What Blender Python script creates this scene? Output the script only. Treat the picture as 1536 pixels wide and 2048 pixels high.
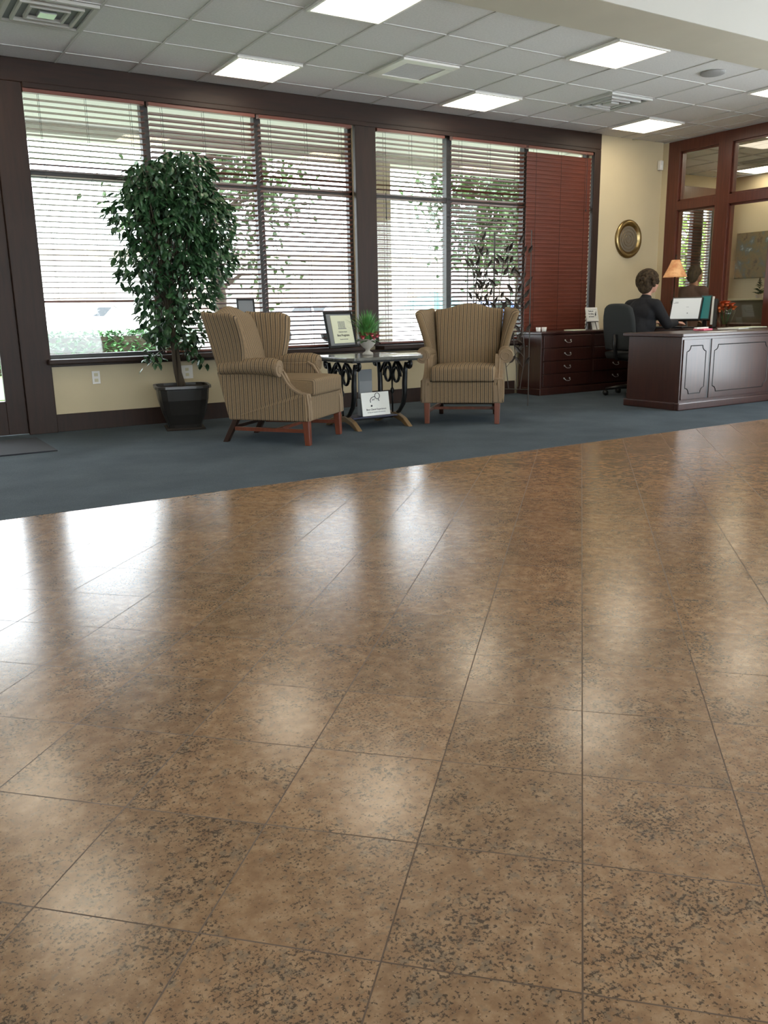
import bpy, bmesh, math, random
from mathutils import Vector, Matrix
random.seed(7)
R = math.radians
for o in list(bpy.data.objects): bpy.data.objects.remove(o)
C = bpy.context.scene.collection
SC = bpy.context.scene

# ------------------------------------------------------------------ camera, world, exposure
cam_d = bpy.data.cameras.new('camera'); cam = bpy.data.objects.new('camera', cam_d); C.objects.link(cam)
YAW, PIT, ROL = R(31.888), R(-13.409), R(-1.033)
_f = Vector((math.sin(YAW)*math.cos(PIT), math.cos(YAW)*math.cos(PIT), math.sin(PIT)))
_r = Vector((math.cos(YAW), -math.sin(YAW), 0)); _u = _r.cross(_f)
_r2 = _r*math.cos(ROL) + _u*math.sin(ROL); _u2 = -_r*math.sin(ROL) + _u*math.cos(ROL)
M3 = Matrix((_r2, _u2, -_f)).transposed()
cam.matrix_world = Matrix.Translation((0, 0, 1.0)) @ M3.to_4x4()
cam_d.sensor_fit = 'VERTICAL'; cam_d.sensor_height = 24.0; cam_d.lens = 24.0*1681.0/2048.0
cam_d.clip_start = 0.05; cam_d.clip_end = 300
SC.camera = cam
W = bpy.data.worlds.new('world'); SC.world = W; W.use_nodes = True
wn = W.node_tree.nodes; bg = wn['Background']
WORLD = 12.0
bg.inputs['Color'].default_value = (0.88, 0.945, 1.0, 1); bg.inputs['Strength'].default_value = WORLD
PANEL = 12.0
vs = SC.view_settings
vs.view_transform = 'Standard'; vs.look = 'None'; vs.gamma = 1.0; vs.use_curve_mapping = False
vs.exposure = 0.0

# ------------------------------------------------------------------ materials
def mat(name, col=(.5, .5, .5), rough=.5, metal=0.0, spec=.5, emit=None, es=1.0, coat=0.0):
    m = bpy.data.materials.new(name); m.use_nodes = True
    b = m.node_tree.nodes['Principled BSDF']
    b.inputs['Base Color'].default_value = (*col, 1); b.inputs['Roughness'].default_value = rough
    b.inputs['Metallic'].default_value = metal; b.inputs['Specular IOR Level'].default_value = spec
    b.inputs['Coat Weight'].default_value = coat; b.inputs['Coat Roughness'].default_value = .2
    if emit: b.inputs['Emission Color'].default_value = (*emit, 1); b.inputs['Emission Strength'].default_value = es
    return m
class G:
    """small node-graph helper"""
    def __init__(s, m): s.t = m.node_tree; s.n = s.t.nodes; s.b = s.n['Principled BSDF']
    def new(s, typ, **k):
        n = s.n.new(typ)
        for a, v in k.items(): setattr(n, a, v)
        return n
    def link(s, a, b): s.t.links.new(a, b)
    def coord(s, kind='Object', scale=(1, 1, 1), rot=(0, 0, 0)):
        tc = s.new('ShaderNodeTexCoord'); mp = s.new('ShaderNodeMapping')
        mp.inputs['Scale'].default_value = scale; mp.inputs['Rotation'].default_value = rot
        s.link(tc.outputs[kind], mp.inputs[0]); return mp.outputs[0]
    def noise(s, vec, scale, detail=3, rough=.5):
        n = s.new('ShaderNodeTexNoise'); n.inputs['Scale'].default_value = scale; n.inputs['Detail'].default_value = detail
        n.inputs['Roughness'].default_value = rough; s.link(vec, n.inputs['Vector']); return n.outputs['Fac']
    def ramp(s, fac, stops):
        r = s.new('ShaderNodeValToRGB'); e = r.color_ramp.elements
        while len(e) < len(stops): e.new(.5)
        for i, (p, c) in enumerate(stops):
            e[i].position = p; e[i].color = (*c, 1) if len(c) == 3 else c
        s.link(fac, r.inputs[0]); return r.outputs[0]
    def mix(s, f, a, b, mode='MIX'):
        n = s.new('ShaderNodeMix', data_type='RGBA', blend_type=mode)
        for i, v in ((0, f), (6, a), (7, b)):
            if isinstance(v, (int, float)): n.inputs[i].default_value = v
            elif isinstance(v, tuple): n.inputs[i].default_value = (*v, 1)
            else: s.link(v, n.inputs[i])
        return n.outputs[2]
    def math(s, op, a, b=0.0, c=0.0):
        n = s.new('ShaderNodeMath', operation=op)
        for i, v in enumerate((a, b, c)):
            if isinstance(v, (int, float)): n.inputs[i].default_value = v
            else: s.link(v, n.inputs[i])
        return n.outputs[0]
    def bump(s, h, strength=.3, dist=.01):
        b = s.new('ShaderNodeBump'); b.inputs['Strength'].default_value = strength; b.inputs['Distance'].default_value = dist
        s.link(h, b.inputs['Height']); s.link(b.outputs[0], s.b.inputs['Normal'])
    def col(s, c): s.link(c, s.b.inputs['Base Color'])

def wood(name, c1, c2, rough=.35, axis='z', coat=.2):
    m = mat(name, c1, rough, coat=coat, spec=.25 if coat < .1 else .5); g = G(m)
    sc = {'z': (14, 14, 1.2), 'x': (1.2, 14, 14), 'y': (14, 1.2, 14)}[axis]
    v = g.coord(scale=sc); f = g.noise(v, 2.6, 4, .5)
    g.col(g.ramp(f, [(.3, c1), (.7, c2)])); return m
M = {}
M['wood'] = wood('dark_stained_wood', (.019, .010, .007), (.031, .014, .009), .5, coat=.02)
M['woodx'] = wood('dark_stained_wood_lengthwise', (.019, .010, .007), (.031, .014, .009), .5, 'x', .02)
M['redwood'] = wood('cherry_frame_wood', (.075, .019, .011), (.115, .030, .017), .32, 'z')
M['slat'] = wood('blind_slat_wood', (.11, .028, .016), (.16, .042, .023), .45, 'x', 0.1)
M['mahog'] = wood('mahogany_veneer', (.030, .010, .008), (.046, .015, .010), .34, 'z', .32)
M['legwood'] = wood('chair_leg_wood', (.11, .028, .014), (.17, .045, .022), .3, 'z', .3)
M['dkmetal'] = mat('dark_window_metal', (.03, .028, .027), .45)
M['iron'] = mat('wrought_iron', (.012, .013, .014), .38, .6)
M['screen_iron'] = mat('brown_painted_iron', (.045, .035, .028), .5, .3)
M['brass'] = mat('aged_brass', (.30, .22, .10), .3, 1.0)
M['white'] = mat('white_plastic', (.72, .70, .66), .4)
M['grid'] = mat('ceiling_grid_white', (.56, .56, .54), .95, spec=.1)
M['black'] = mat('black_plastic', (.012, .012, .013), .35)
M['chairgrey'] = mat('office_chair_fabric', (.016, .018, .018), .9)
M['paper'] = mat('paper', (.75, .75, .70), .7)
M['paperg'] = mat('cream_paper', (.62, .64, .48), .7)
M['ink'] = mat('printed_ink', (.03, .03, .04), .6)
M['greyfold'] = mat('grey_card', (.16, .17, .18), .6)
M['silver'] = mat('silver_metal', (.5, .52, .53), .3, .9)
M['diff'] = mat('light_diffuser', (.9, .9, .85), .5, emit=(1.0, .88, .68), es=PANEL)
M['pot'] = mat('pot_dark_glaze', (.018, .016, .014), .3, coat=.2)
M['soil'] = mat('potting_soil', (.02, .014, .01), .95)
M['skin'] = mat('skin', (.50, .26, .18), .5)
M['stone'] = mat('cast_stone', (.36, .34, .30), .7)
M['pink'] = mat('pink_petals', (.55, .10, .13), .6)
M['fabblack'] = mat('black_knit', (.006, .006, .008), .9)
M['brownshirt'] = mat('brown_shirt', (.10, .045, .04), .9)
M['ledge'] = mat('pale_ledge', (.55, .50, .33), .5)
M['olive'] = mat('olive_panel', (.10, .085, .045), .6)
M['lampbase'] = mat('lamp_bronze', (.03, .02, .012), .4, .6)
M['teal'] = mat('teal_screen', (.01, .08, .08), .3, emit=(.02, .22, .20), es=.35)
M['lcd'] = mat('lit_screen', (.3, .3, .3), .3, emit=(.62, .66, .64), es=.55)
M['asphalt'] = mat('concrete_paving', (.55, .54, .50), .9)
M['grass'] = mat('grass_lawn', (.14, .22, .08), .9)
M['carwhite'] = mat('white_car_paint', (.8, .8, .8), .2, coat=.5)
M['carblue'] = mat('blue_car_paint', (.05, .09, .25), .25, coat=.5)
M['carsilver'] = mat('silver_car_paint', (.45, .47, .5), .25, .3, coat=.5)
M['rubber'] = mat('tyre_rubber', (.02, .02, .02), .9)
M['carglass'] = mat('car_window_glass', (.03, .035, .04), .08)
M['umb'] = mat('teal_canvas', (.10, .30, .30), .8)
M['stucco'] = mat('beige_stucco', (.42, .36, .27), .9)
M['soffit'] = mat('porch_soffit_paint', (.55, .55, .50), .9)
M['bark'] = mat('tree_bark', (.06, .045, .03), .9)
M['mat'] = mat('entry_mat', (.02, .022, .03), .95)

def glassmat(name, tint=(1, 1, 1), gl=.9):
    m = bpy.data.materials.new(name); m.use_nodes = True; t = m.node_tree; n = t.nodes; n.clear()
    o = n.new('ShaderNodeOutputMaterial'); mx = n.new('ShaderNodeMixShader'); tr = n.new('ShaderNodeBsdfTransparent')
    g = n.new('ShaderNodeBsdfGlossy'); fr = n.new('ShaderNodeLayerWeight'); pw = n.new('ShaderNodeMath'); ma = n.new('ShaderNodeMath')
    tr.inputs[0].default_value = (*tint, 1); g.inputs['Roughness'].default_value = .02; g.inputs[0].default_value = (gl, gl, gl, 1)
    fr.inputs['Blend'].default_value = .5; pw.operation = 'POWER'; pw.inputs[1].default_value = 4.5; ma.operation = 'MULTIPLY_ADD'; ma.inputs[1].default_value = .75; ma.inputs[2].default_value = .04
    t.links.new(fr.outputs['Facing'], pw.inputs[0]); t.links.new(pw.outputs[0], ma.inputs[0]); t.links.new(ma.outputs[0], mx.inputs[0]); t.links.new(tr.outputs[0], mx.inputs[1]); t.links.new(g.outputs[0], mx.inputs[2])
    t.links.new(mx.outputs[0], o.inputs[0]); return m
M['glass'] = glassmat('window_glass', (.96, .97, .97))
M['vaseglass'] = glassmat('clear_vase_glass', (.85, .86, .84))

# painted walls
def paint(name, c, var=.06):
    m = mat(name, c, .75); g = G(m); v = g.coord()
    f = g.noise(v, 1.3, 3); g.col(g.ramp(f, [(.3, tuple(x*(1-var) for x in c)), (.7, tuple(min(1, x*(1+var)) for x in c))]))
    g.bump(g.noise(v, 160, 2), .08, .002); return m
M['wall'] = paint('warm_beige_paint', (.52, .44, .29))
M['bulk'] = paint('grey_beige_paint', (.50, .47, .38))
M['upper'] = paint('off_white_paint', (.47, .465, .43), .02)
# ceiling tile
m = mat('ceiling_tile', (.40, .40, .38), .95); g = G(m); v = g.coord()
g.col(g.ramp(g.noise(v, 60, 4, .7), [(.3, (.60, .60, .585)), (.7, (.70, .70, .685))])); g.bump(g.noise(v, 220, 3), .25, .003); M['tile'] = m
# carpet
m = mat('blue_grey_carpet', (.06, .08, .10), 1.0, spec=.1); g = G(m); v = g.coord()
c1 = g.ramp(g.noise(v, 260, 3, .8), [(.3, (.046, .060, .074)), (.7, (.095, .118, .140))])
c2 = g.ramp(g.noise(v, 2.0, 3), [(.35, (.85, .85, .85)), (.65, (1.1, 1.1, 1.1))])
g.col(g.mix(1.0, c1, c2, 'MULTIPLY')); g.bump(g.noise(v, 320, 2), .5, .006); M['carpet'] = m
# granite tiles, laid at 45 degrees
m = mat('polished_granite', (.4, .25, .17), .15); g = G(m)
tc = g.new('ShaderNodeTexCoord'); sp = g.new('ShaderNodeSeparateXYZ'); g.link(tc.outputs['Object'], sp.inputs[0])
T = .3108; q = 1/math.sqrt(2)
uu = g.math('DIVIDE', g.math('SUBTRACT', g.math('MULTIPLY', g.math('ADD', sp.outputs[0], sp.outputs[1]), q), 1.095), T)
vv = g.math('DIVIDE', g.math('SUBTRACT', g.math('MULTIPLY', g.math('SUBTRACT', sp.outputs[0], sp.outputs[1]), q), .0375), T)
def dist_line(x): # distance to the nearest integer
    return g.math('ABSOLUTE', g.math('SUBTRACT', x, g.math('ROUND', x)))
dl = g.math('MINIMUM', dist_line(uu), dist_line(vv))
grout = g.math('LESS_THAN', dl, .0048)
cb = g.new('ShaderNodeCombineXYZ'); g.link(g.math('FLOOR', uu), cb.inputs[0]); g.link(g.math('FLOOR', vv), cb.inputs[1])
wnn = g.new('ShaderNodeTexWhiteNoise', noise_dimensions='3D'); g.link(cb.outputs[0], wnn.inputs['Vector'])
# each slab shows its own stretch of stone
off = g.new('ShaderNodeVectorMath', operation='MULTIPLY_ADD'); g.link(wnn.outputs['Color'], off.inputs[0])
off.inputs[1].default_value = (9, 9, 9); g.link(tc.outputs['Object'], off.inputs[2]); pv = off.outputs[0]
big = g.noise(pv, 7, 3, .6); med = g.noise(pv, 26, 4, .65)
base = g.ramp(med, [(.25, (.190, .106, .056)), (.5, (.278, .170, .094)), (.75, (.37, .248, .150))])
vo = g.new('ShaderNodeTexVoronoi', feature='F1'); vo.inputs['Scale'].default_value = 85; g.link(pv, vo.inputs['Vector'])
mica = g.noise(pv, 135, 4, .7)
dens = g.math('MULTIPLY', g.math('SUBTRACT', big, .5), .30)
fleck = g.ramp(g.math('ADD', mica, dens), [(.555, (0, 0, 0)), (.60, (1, 1, 1))])
greyf = g.ramp(g.math('ADD', g.noise(pv, 42, 3, .7), dens), [(.56, (0, 0, 0)), (.66, (1, 1, 1))])
c = g.mix(g.math('MULTIPLY', greyf, .55), base, (.16, .13, .095))
c = g.mix(g.math('MULTIPLY', fleck, .88), c, (.045, .032, .020))
lf = g.ramp(vo.outputs['Distance'], [(.05, (1, 1, 1)), (.16, (0, 0, 0))])
c = g.mix(g.math('MULTIPLY', lf, .28), c, (.55, .42, .31))
tv = g.ramp(wnn.outputs['Value'], [(0, (.88, .88, .88)), (1, (1.08, 1.06, 1.04))])
c = g.mix(1.0, c, tv, 'MULTIPLY')
c = g.mix(grout, c, (.085, .052, .03)); g.col(c)
rr = g.math('ADD', g.math('MULTIPLY', g.noise(pv, 30, 3), .05), .175); g.link(g.math('ADD', rr, g.math('MULTIPLY', grout, .4)), g.b.inputs['Roughness'])
g.bump(g.math('SUBTRACT', 1.0, grout), .25, .002); M['granite'] = m
# striped upholstery: stripes across x or across y of the chair
def stripes(name, ax, pitch=.036, uv=False):
    m = mat(name, (.2, .16, .1), .9, spec=.15); g = G(m)
    tc = g.new('ShaderNodeTexCoord'); sp = g.new('ShaderNodeSeparateXYZ'); g.link(tc.outputs['UV' if uv else 'Object'], sp.inputs[0])
    x = g.math('DIVIDE', sp.outputs[ax], pitch); f = g.math('FRACT', x)
    s = g.ramp(f, [(0.0, (0.197, 0.138, 0.080)), (.30, (0.223, 0.157, 0.094)), (.36, (.035, .03, .026)), (.46, (.035, .03, .026)),
                   (.52, (0.231, 0.168, 0.104)), (.76, (0.227, 0.164, 0.100)), (.80, (.12, .088, .055)), (.86, (.12, .088, .055)), (.92, (0.197, 0.138, 0.080))])
    n = g.noise(g.coord(), 260, 2); k = g.ramp(n, [(.3, (.8, .8, .8)), (.7, (1.15, 1.15, 1.15))])
    g.col(g.mix(1.0, s, k, 'MULTIPLY')); g.bump(n, .3, .003); return m
M['pipe'] = mat('tan_piping', (0.202, 0.143, 0.088), .9); M['strx'] = stripes('striped_upholstery', 0); M['stry'] = stripes('striped_upholstery_side', 1); M['struv'] = stripes('striped_upholstery_wing', 0, 1/9, True)
def leafmat(name, c1, c2, sc=9):
    m = mat(name, c1, .42); g = G(m); v = g.coord()
    g.col(g.ramp(g.noise(v, sc, 3, .7), [(.35, c1), (.65, c2)])); return m
M['ficus'] = leafmat('ficus_leaf', (.012, .045, .018), (.035, .10, .035))
M['treeleaf'] = leafmat('tree_leaf', (.016, .04, .01), (.055, .11, .025), .8)
M['sunlitleaf'] = leafmat('sunlit_lime_leaf', (.16, .27, .04), (.30, .42, .07), .8)  # daylight on the office-side tree painted in as a lighter green
M['fern'] = leafmat('fern_leaf', (.03, .14, .03), (.10, .30, .07), 20)
M['hedge'] = leafmat('hedge_leaf', (.05, .12, .05), (.10, .22, .08), 5)
M['orange'] = leafmat('orange_petals', (.62, .20, .03), (.60, .07, .03), 22)
# marble table top
m = mat('grey_marble', (.25, .26, .25), .12, coat=.4); g = G(m); v = g.coord()
g.col(g.ramp(g.noise(v, 9, 5, .7), [(.35, (.05, .055, .055)), (.65, (.13, .13, .12))])); M['marble'] = m
m = mat('lamp_shade_parchment', (.62, .30, .12), .8); g = G(m)
sh = g.ramp(g.noise(g.coord(), 14, 4), [(.35, (.50, .20, .08)), (.65, (.72, .42, .20))])
g.col(sh); g.b.inputs['Emission Strength'].default_value = .22; g.link(sh, g.b.inputs['Emission Color']); M['shade'] = m
m = mat('abstract_canvas', (.2, .2, .1), .6); g = G(m); v = g.coord()
f = g.noise(v, 5.5, 6, .65); cc = g.ramp(f, [(.3, (.04, .028, .012)), (.42, (.17, .115, .04)), (.52, (.12, .10, .045)), (.60, (.09, .11, .10)), (.70, (.42, .44, .40))])
g.col(cc); M['canvas'] = m
m = mat('dark_hair', (.05, .035, .02), .9, spec=.15); g = G(m); g.col(g.ramp(g.noise(g.coord(scale=(1, 1, .5)), 40, 3), [(.35, (.022, .015, .01)), (.7, (.085, .058, .034))])); M['hair'] = m

# ------------------------------------------------------------------ mesh helpers
def BM(): return bmesh.new()
def box(bm, x0, x1, y0, y1, z0, z1, mtx=None):
    vs_ = [Vector(p) for p in ((x0, y0, z0), (x1, y0, z0), (x1, y1, z0), (x0, y1, z0), (x0, y0, z1), (x1, y0, z1), (x1, y1, z1), (x0, y1, z1))]
    if mtx: vs_ = [mtx @ v for v in vs_]
    v = [bm.verts.new(p) for p in vs_]
    for f in ((0, 3, 2, 1), (4, 5, 6, 7), (0, 1, 5, 4), (1, 2, 6, 5), (2, 3, 7, 6), (3, 0, 4, 7)): bm.faces.new([v[i] for i in f])
def frame_of(d):
    d = d.normalized(); a = Vector((0, 0, 1)) if abs(d.z) < .9 else Vector((1, 0, 0))
    x = d.cross(a).normalized(); return x, d.cross(x).normalized()
def tube(bm, pts, r, seg=8, cap=True, flat=1.0):
    pts = [Vector(p) for p in pts]; n = len(pts); rad = r if isinstance(r, (list, tuple)) else [r]*n; rings = []
    x = None
    for i, p in enumerate(pts):
        d = (pts[min(i+1, n-1)] - pts[max(i-1, 0)])
        if d.length < 1e-9: d = Vector((0, 0, 1))
        d.normalize()
        if x is None: x, y = frame_of(d)
        else:
            x = (x - d*x.dot(d)); x = x.normalized() if x.length > 1e-6 else frame_of(d)[0]; y = d.cross(x).normalized()
        rings.append([bm.verts.new(p + (x*math.cos(2*math.pi*k/seg) + y*math.sin(2*math.pi*k/seg)*flat)*rad[i]) for k in range(seg)])
    for a, b in zip(rings, rings[1:]):
        for k in range(seg): bm.faces.new((a[k], a[(k+1) % seg], b[(k+1) % seg], b[k]))
    if cap:
        bm.faces.new(rings[0][::-1]); bm.faces.new(rings[-1])
def cyl(bm, p0, p1, r0, r1=None, seg=16): tube(bm, [p0, p1], [r0, r0 if r1 is None else r1], seg)
def lathe(bm, prof, seg=24, c=(0, 0, 0), close=True):
    rings = [[bm.verts.new((c[0]+r*math.cos(2*math.pi*k/seg), c[1]+r*math.sin(2*math.pi*k/seg), c[2]+z)) for k in range(seg)] for r, z in prof]
    for a, b in zip(rings, rings[1:]):
        for k in range(seg): bm.faces.new((a[k], a[(k+1) % seg], b[(k+1) % seg], b[k]))
    if close: bm.faces.new(rings[0][::-1]); bm.faces.new(rings[-1])
def prism(bm, poly, fn0, fn1):
    a = [bm.verts.new(fn0(*p)) for p in poly]; b = [bm.verts.new(fn1(*p)) for p in poly]; n = len(poly)
    for i in range(n): bm.faces.new((a[i], a[(i+1) % n], b[(i+1) % n], b[i]))
    bm.faces.new(a[::-1]); bm.faces.new(b)
def slab(bm, fa, fb, nu, nv):
    A = [[bm.verts.new(fa(i/nu, j/nv)) for j in range(nv+1)] for i in range(nu+1)]
    B = [[bm.verts.new(fb(i/nu, j/nv)) for j in range(nv+1)] for i in range(nu+1)]
    for i in range(nu):
        for j in range(nv):
            bm.faces.new((A[i][j], A[i+1][j], A[i+1][j+1], A[i][j+1])); bm.faces.new((B[i][j], B[i][j+1], B[i+1][j+1], B[i+1][j]))
    for i in range(nu):
        bm.faces.new((A[i][0], B[i][0], B[i+1][0], A[i+1][0])); bm.faces.new((A[i][nv], A[i+1][nv], B[i+1][nv], B[i][nv]))
    for j in range(nv):
        bm.faces.new((A[0][j], A[0][j+1], B[0][j+1], B[0][j])); bm.faces.new((A[nu][j], B[nu][j], B[nu][j+1], A[nu][j+1]))
    uv = bm.loops.layers.uv.new('uv'); par = {}
    for i in range(nu+1):
        for j in range(nv+1): par[A[i][j]] = par[B[i][j]] = (i/nu, j/nv)
    for f in bm.faces:
        for l in f.loops:
            if l.vert in par: l[uv].uv = par[l.vert]
def ell(bm, c, r, u=12, v=8, rot=None):
    mt = Matrix.Translation(c) @ (rot.to_4x4() if rot else Matrix.Identity(4)) @ Matrix.Diagonal((*((r, r, r) if isinstance(r, (int, float)) else r), 1))
    top = bm.verts.new(mt @ Vector((0, 0, 1))); bot = bm.verts.new(mt @ Vector((0, 0, -1)))
    rg = [[bm.verts.new(mt @ Vector((math.sin(math.pi*j/v)*math.cos(2*math.pi*i/u), math.sin(math.pi*j/v)*math.sin(2*math.pi*i/u), math.cos(math.pi*j/v)))) for i in range(u)] for j in range(1, v)]
    for i in range(u):
        k = (i+1) % u; bm.faces.new((top, rg[0][i], rg[0][k])); bm.faces.new((bot, rg[-1][k], rg[-1][i]))
        for a, b in zip(rg, rg[1:]): bm.faces.new((a[i], b[i], b[k], a[k]))
def obj(name, bm, m, parent=None, bevel=0, smooth=False, sub=0, seg=2):
    bmesh.ops.recalc_face_normals(bm, faces=bm.faces)
    me = bpy.data.meshes.new(name); bm.to_mesh(me); bm.free()
    me.materials.append(M[m] if isinstance(m, str) else m)
    if smooth:
        for p in me.polygons: p.use_smooth = True
    o = bpy.data.objects.new(name, me); C.objects.link(o)
    if parent: o.parent = parent
    if bevel:
        b = o.modifiers.new('bevel', 'BEVEL'); b.width = bevel; b.segments = seg; b.limit_method = 'ANGLE'; b.angle_limit = R(40)
    if sub:
        s = o.modifiers.new('sub', 'SUBSURF'); s.levels = sub; s.render_levels = sub
    return o
def tag(o, label=None, cat=None, group=None, kind=None):
    if label: o['label'] = label
    if cat: o['category'] = cat
    if group: o['group'] = group
    if kind: o['kind'] = kind
    return o
def thing(name, label, cat, loc=(0, 0, 0), rz=0, group=None):
    o = bpy.data.objects.new(name, None); C.objects.link(o); o.location = loc; o.rotation_euler = (0, 0, rz); o.empty_display_size = .1
    return tag(o, label, cat, group)
def struct(name, bm, m, **k): return tag(obj(name, bm, m, **k), kind='structure')
def sbox(name, m, *a, bevel=0, parent=None):
    bm = BM(); box(bm, *a)
    return struct(name, bm, m, bevel=bevel) if parent is None else obj(name, bm, m, parent, bevel=bevel)
def sroot(name):
    o = bpy.data.objects.new(name, None); C.objects.link(o); o['kind'] = 'structure'; return o
def copy_tree(o, parent=None):
    c_ = o.copy(); C.objects.link(c_)
    if parent: c_.parent = parent
    for ch in list(o.children): copy_tree(ch, c_)
    return c_
_dg = bpy.context.evaluated_depsgraph_get
def text(name, s, size, m, parent, loc, rot, align='CENTER', ext=.0006):
    cu = bpy.data.curves.new('t', 'FONT'); cu.body = s; cu.size = size; cu.align_x = align; cu.extrude = ext
    t = bpy.data.objects.new('t', cu); C.objects.link(t); bpy.context.view_layer.update()
    me = bpy.data.meshes.new_from_object(t.evaluated_get(_dg())); bpy.data.objects.remove(t); bpy.data.curves.remove(cu)
    me.materials.clear(); me.materials.append(M[m])
    o = bpy.data.objects.new(name, me); C.objects.link(o); o.parent = parent; o.location = loc; o.rotation_euler = rot; return o

# ------------------------------------------------------------------ room shell
H = 3.04; YW = 7.91; XR = 9.285
sbox('floor', 'granite', -6, XR+.06, -6.2, 4.57, -.1, 0)
sbox('floor', 'carpet', -6, XR+.06, 4.57, 9.8, -.1, .002)
sbox('floor', 'wall', XR+.06, 13, 4.5, 9.8, -.1, .002)
# low ceiling with T-bar grid, bulkhead, high hall ceiling
sbox('ceiling', 'tile', -6, XR+.1, 5.12, YW+.15, H+.012, H+.12)
bm = BM()
xs = [3.0 + .6096*k for k in range(-14, 11)]; ys = [5.133 + .6085*k for k in range(5)]
for x in xs: box(bm, x-.009, x+.009, 5.12, YW, H+.006, H+.014)
for y in ys: box(bm, -6, XR, y-.009, y+.009, H+.0065, H+.0135)
struct('trim_1', bm, 'grid')
sbox('wall_bulkhead', 'bulk', -6, XR+.1, 4.60, 5.12, H-.004, H+.12)
sbox('wall_clerestory', 'upper', -6, XR+.1, 4.594, 4.72, H-.003, 4.5)
sbox('ceiling', 'upper', -6.1, XR+.2, -6.2, 4.72, 4.5, 4.6)
sbox('wall_left', 'wall', -6.1, -6, -6.2, YW+.15, 0, 4.6)
bm = BM(); box(bm, XR, XR+.12, -6.2, .6, 0, 4.6); box(bm, XR, XR+.12, 4.3, 4.6, 0, 4.6); box(bm, XR, XR+.12, .6, 4.3, 0, .10); box(bm, XR, XR+.12, .6, 4.3, 2.75, 4.6)
struct('wall_right', bm, 'wall')
w = sroot('window_9'); sbox('pane', 'glass', XR+.05, XR+.055, .6, 4.3, .10, 2.75, parent=w)  # unseen glazing added so the desk front catches a bright reflection
bm = BM()
for y in (.6, 1.8, 3.02, 4.24): box(bm, XR+.02, XR+.09, y, y+.06, .10, 2.75)
obj('window_frame', bm, 'dkmetal', w)
# back wall behind the viewer, with unseen windows added to light the hall
bm = BM(); xb = [-4.5, -1.9, .7, 3.3, 5.9, 8.5]
box(bm, -6, XR, -6.3, -6.2, 0, .12); box(bm, -6, XR, -6.3, -6.2, 3.2, 4.6); box(bm, -6, -4.4, -6.3, -6.2, .12, 3.2); box(bm, 8.4, XR, -6.3, -6.2, .12, 3.2)
for x in xb[1:-1]: box(bm, x-.3, x+.3, -6.3, -6.2, .12, 3.2)
struct('wall_back', bm, 'wall')
for i, (a, b) in enumerate(zip(xb, xb[1:])):
    w = sroot('window_%d' % (i+10)); sbox('pane', 'glass', a+.3, b-.3, -6.26, -6.255, .12, 3.2, parent=w)
    bm = BM(); box(bm, a+.3, b-.3, -6.29, -6.21, 1.9, 1.96); box(bm, a+.3, a+.38, -6.29, -6.21, .12, 3.2); box(bm, b-.38, b-.3, -6.29, -6.21, .12, 3.2); obj('window_frame', bm, 'dkmetal', w)
# window wall: openings 1.47-4.63, 4.88-8.01
bm = BM()
box(bm, 1.26, XR, YW+.02, YW+.22, 0, .60)                    # apron wall under the windows
box(bm, -6, XR, YW+.02, YW+.22, 2.90, 3.1)
box(bm, 4.66, 4.86, YW+.02, YW+.22, .6, 2.9); box(bm, 8.03, XR, YW+.02, YW+.22, .6, 2.9)
box(bm, 1.26, 1.46, YW+.02, YW+.22, .6, 2.9)
box(bm, -6, -2.4, YW+.02, YW+.22, 0, 2.9)
struct('wall_front', bm, 'wall')
bm = BM(); box(bm, 1.43, 4.7, YW-.005, YW+.02, 0, .156); box(bm, 4.7, 6.83, YW-.005, YW+.02, 0, .156); struct('baseboard_front', bm, 'wood', bevel=.004)
# dark wood casing
sbox('trim_2', 'woodx', -2.4, 8.115, YW-.035, YW+.02, 2.872, H+.01, bevel=.006)      # head
sbox('trim_3', 'woodx', 1.46, 4.65, YW-.13, YW+.10, .60, .642, bevel=.008)           # sill left
sbox('trim_4', 'woodx', 4.88, 8.05, YW-.13, YW+.10, .60, .642, bevel=.008)
sbox('trim_5', 'woodx', 1.43, 4.66, YW-.02, YW+.02, .575, .60)
sbox('trim_6', 'woodx', 4.66, 8.05, YW-.02, YW+.02, .575, .60)
sbox('trim_7', 'wood', 4.635, 4.88, YW-.035, YW+.02, .642, 2.872, bevel=.006)        # centre column
sbox('trim_8', 'wood', 8.005, 8.115, YW-.035, YW+.02, .60, 2.872, bevel=.006)        # right casing
sbox('trim_9', 'wood', 1.255, 1.495, YW-.035, YW+.02, .0, 2.872, bevel=.006)         # left casing
sbox('trim_10', 'woodx', 1.5, 8.0, YW-.05, YW-.03, 2.83, 2.872, bevel=.004)
# glazed windows
def window(n, xa, xb, zs, mull, za=.642, zb=2.872, y=YW+.12):
    w = sroot('window_%d' % n); bm = BM(); t = .028
    box(bm, xa, xa+.04, y-.03, y+.04, za, zb); box(bm, xb-.04, xb, y-.03, y+.04, za, zb)
    box(bm, xa, xb, y-.03, y+.04, za, za+.035); box(bm, xa, xb, y-.03, y+.04, zb-.04, zb)
    for z in zs: box(bm, xa, xb, y-.03, y+.04, z-t, z+t)
    for x in mull: box(bm, x-.035, x+.035, y-.035, y+.045, za, zb)
    obj('window_frame', bm, 'dkmetal', w, bevel=.003)
    bm = BM(); box(bm, xa+.02, xb-.02, y+.003, y+.009, za+.02, zb-.02); obj('pane', bm, 'glass', w)
window(1, 1.46, 4.66, [2.19], [2.53, 3.62]); window(2, 4.86, 8.03, [2.19], [5.90, 7.02])
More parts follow.
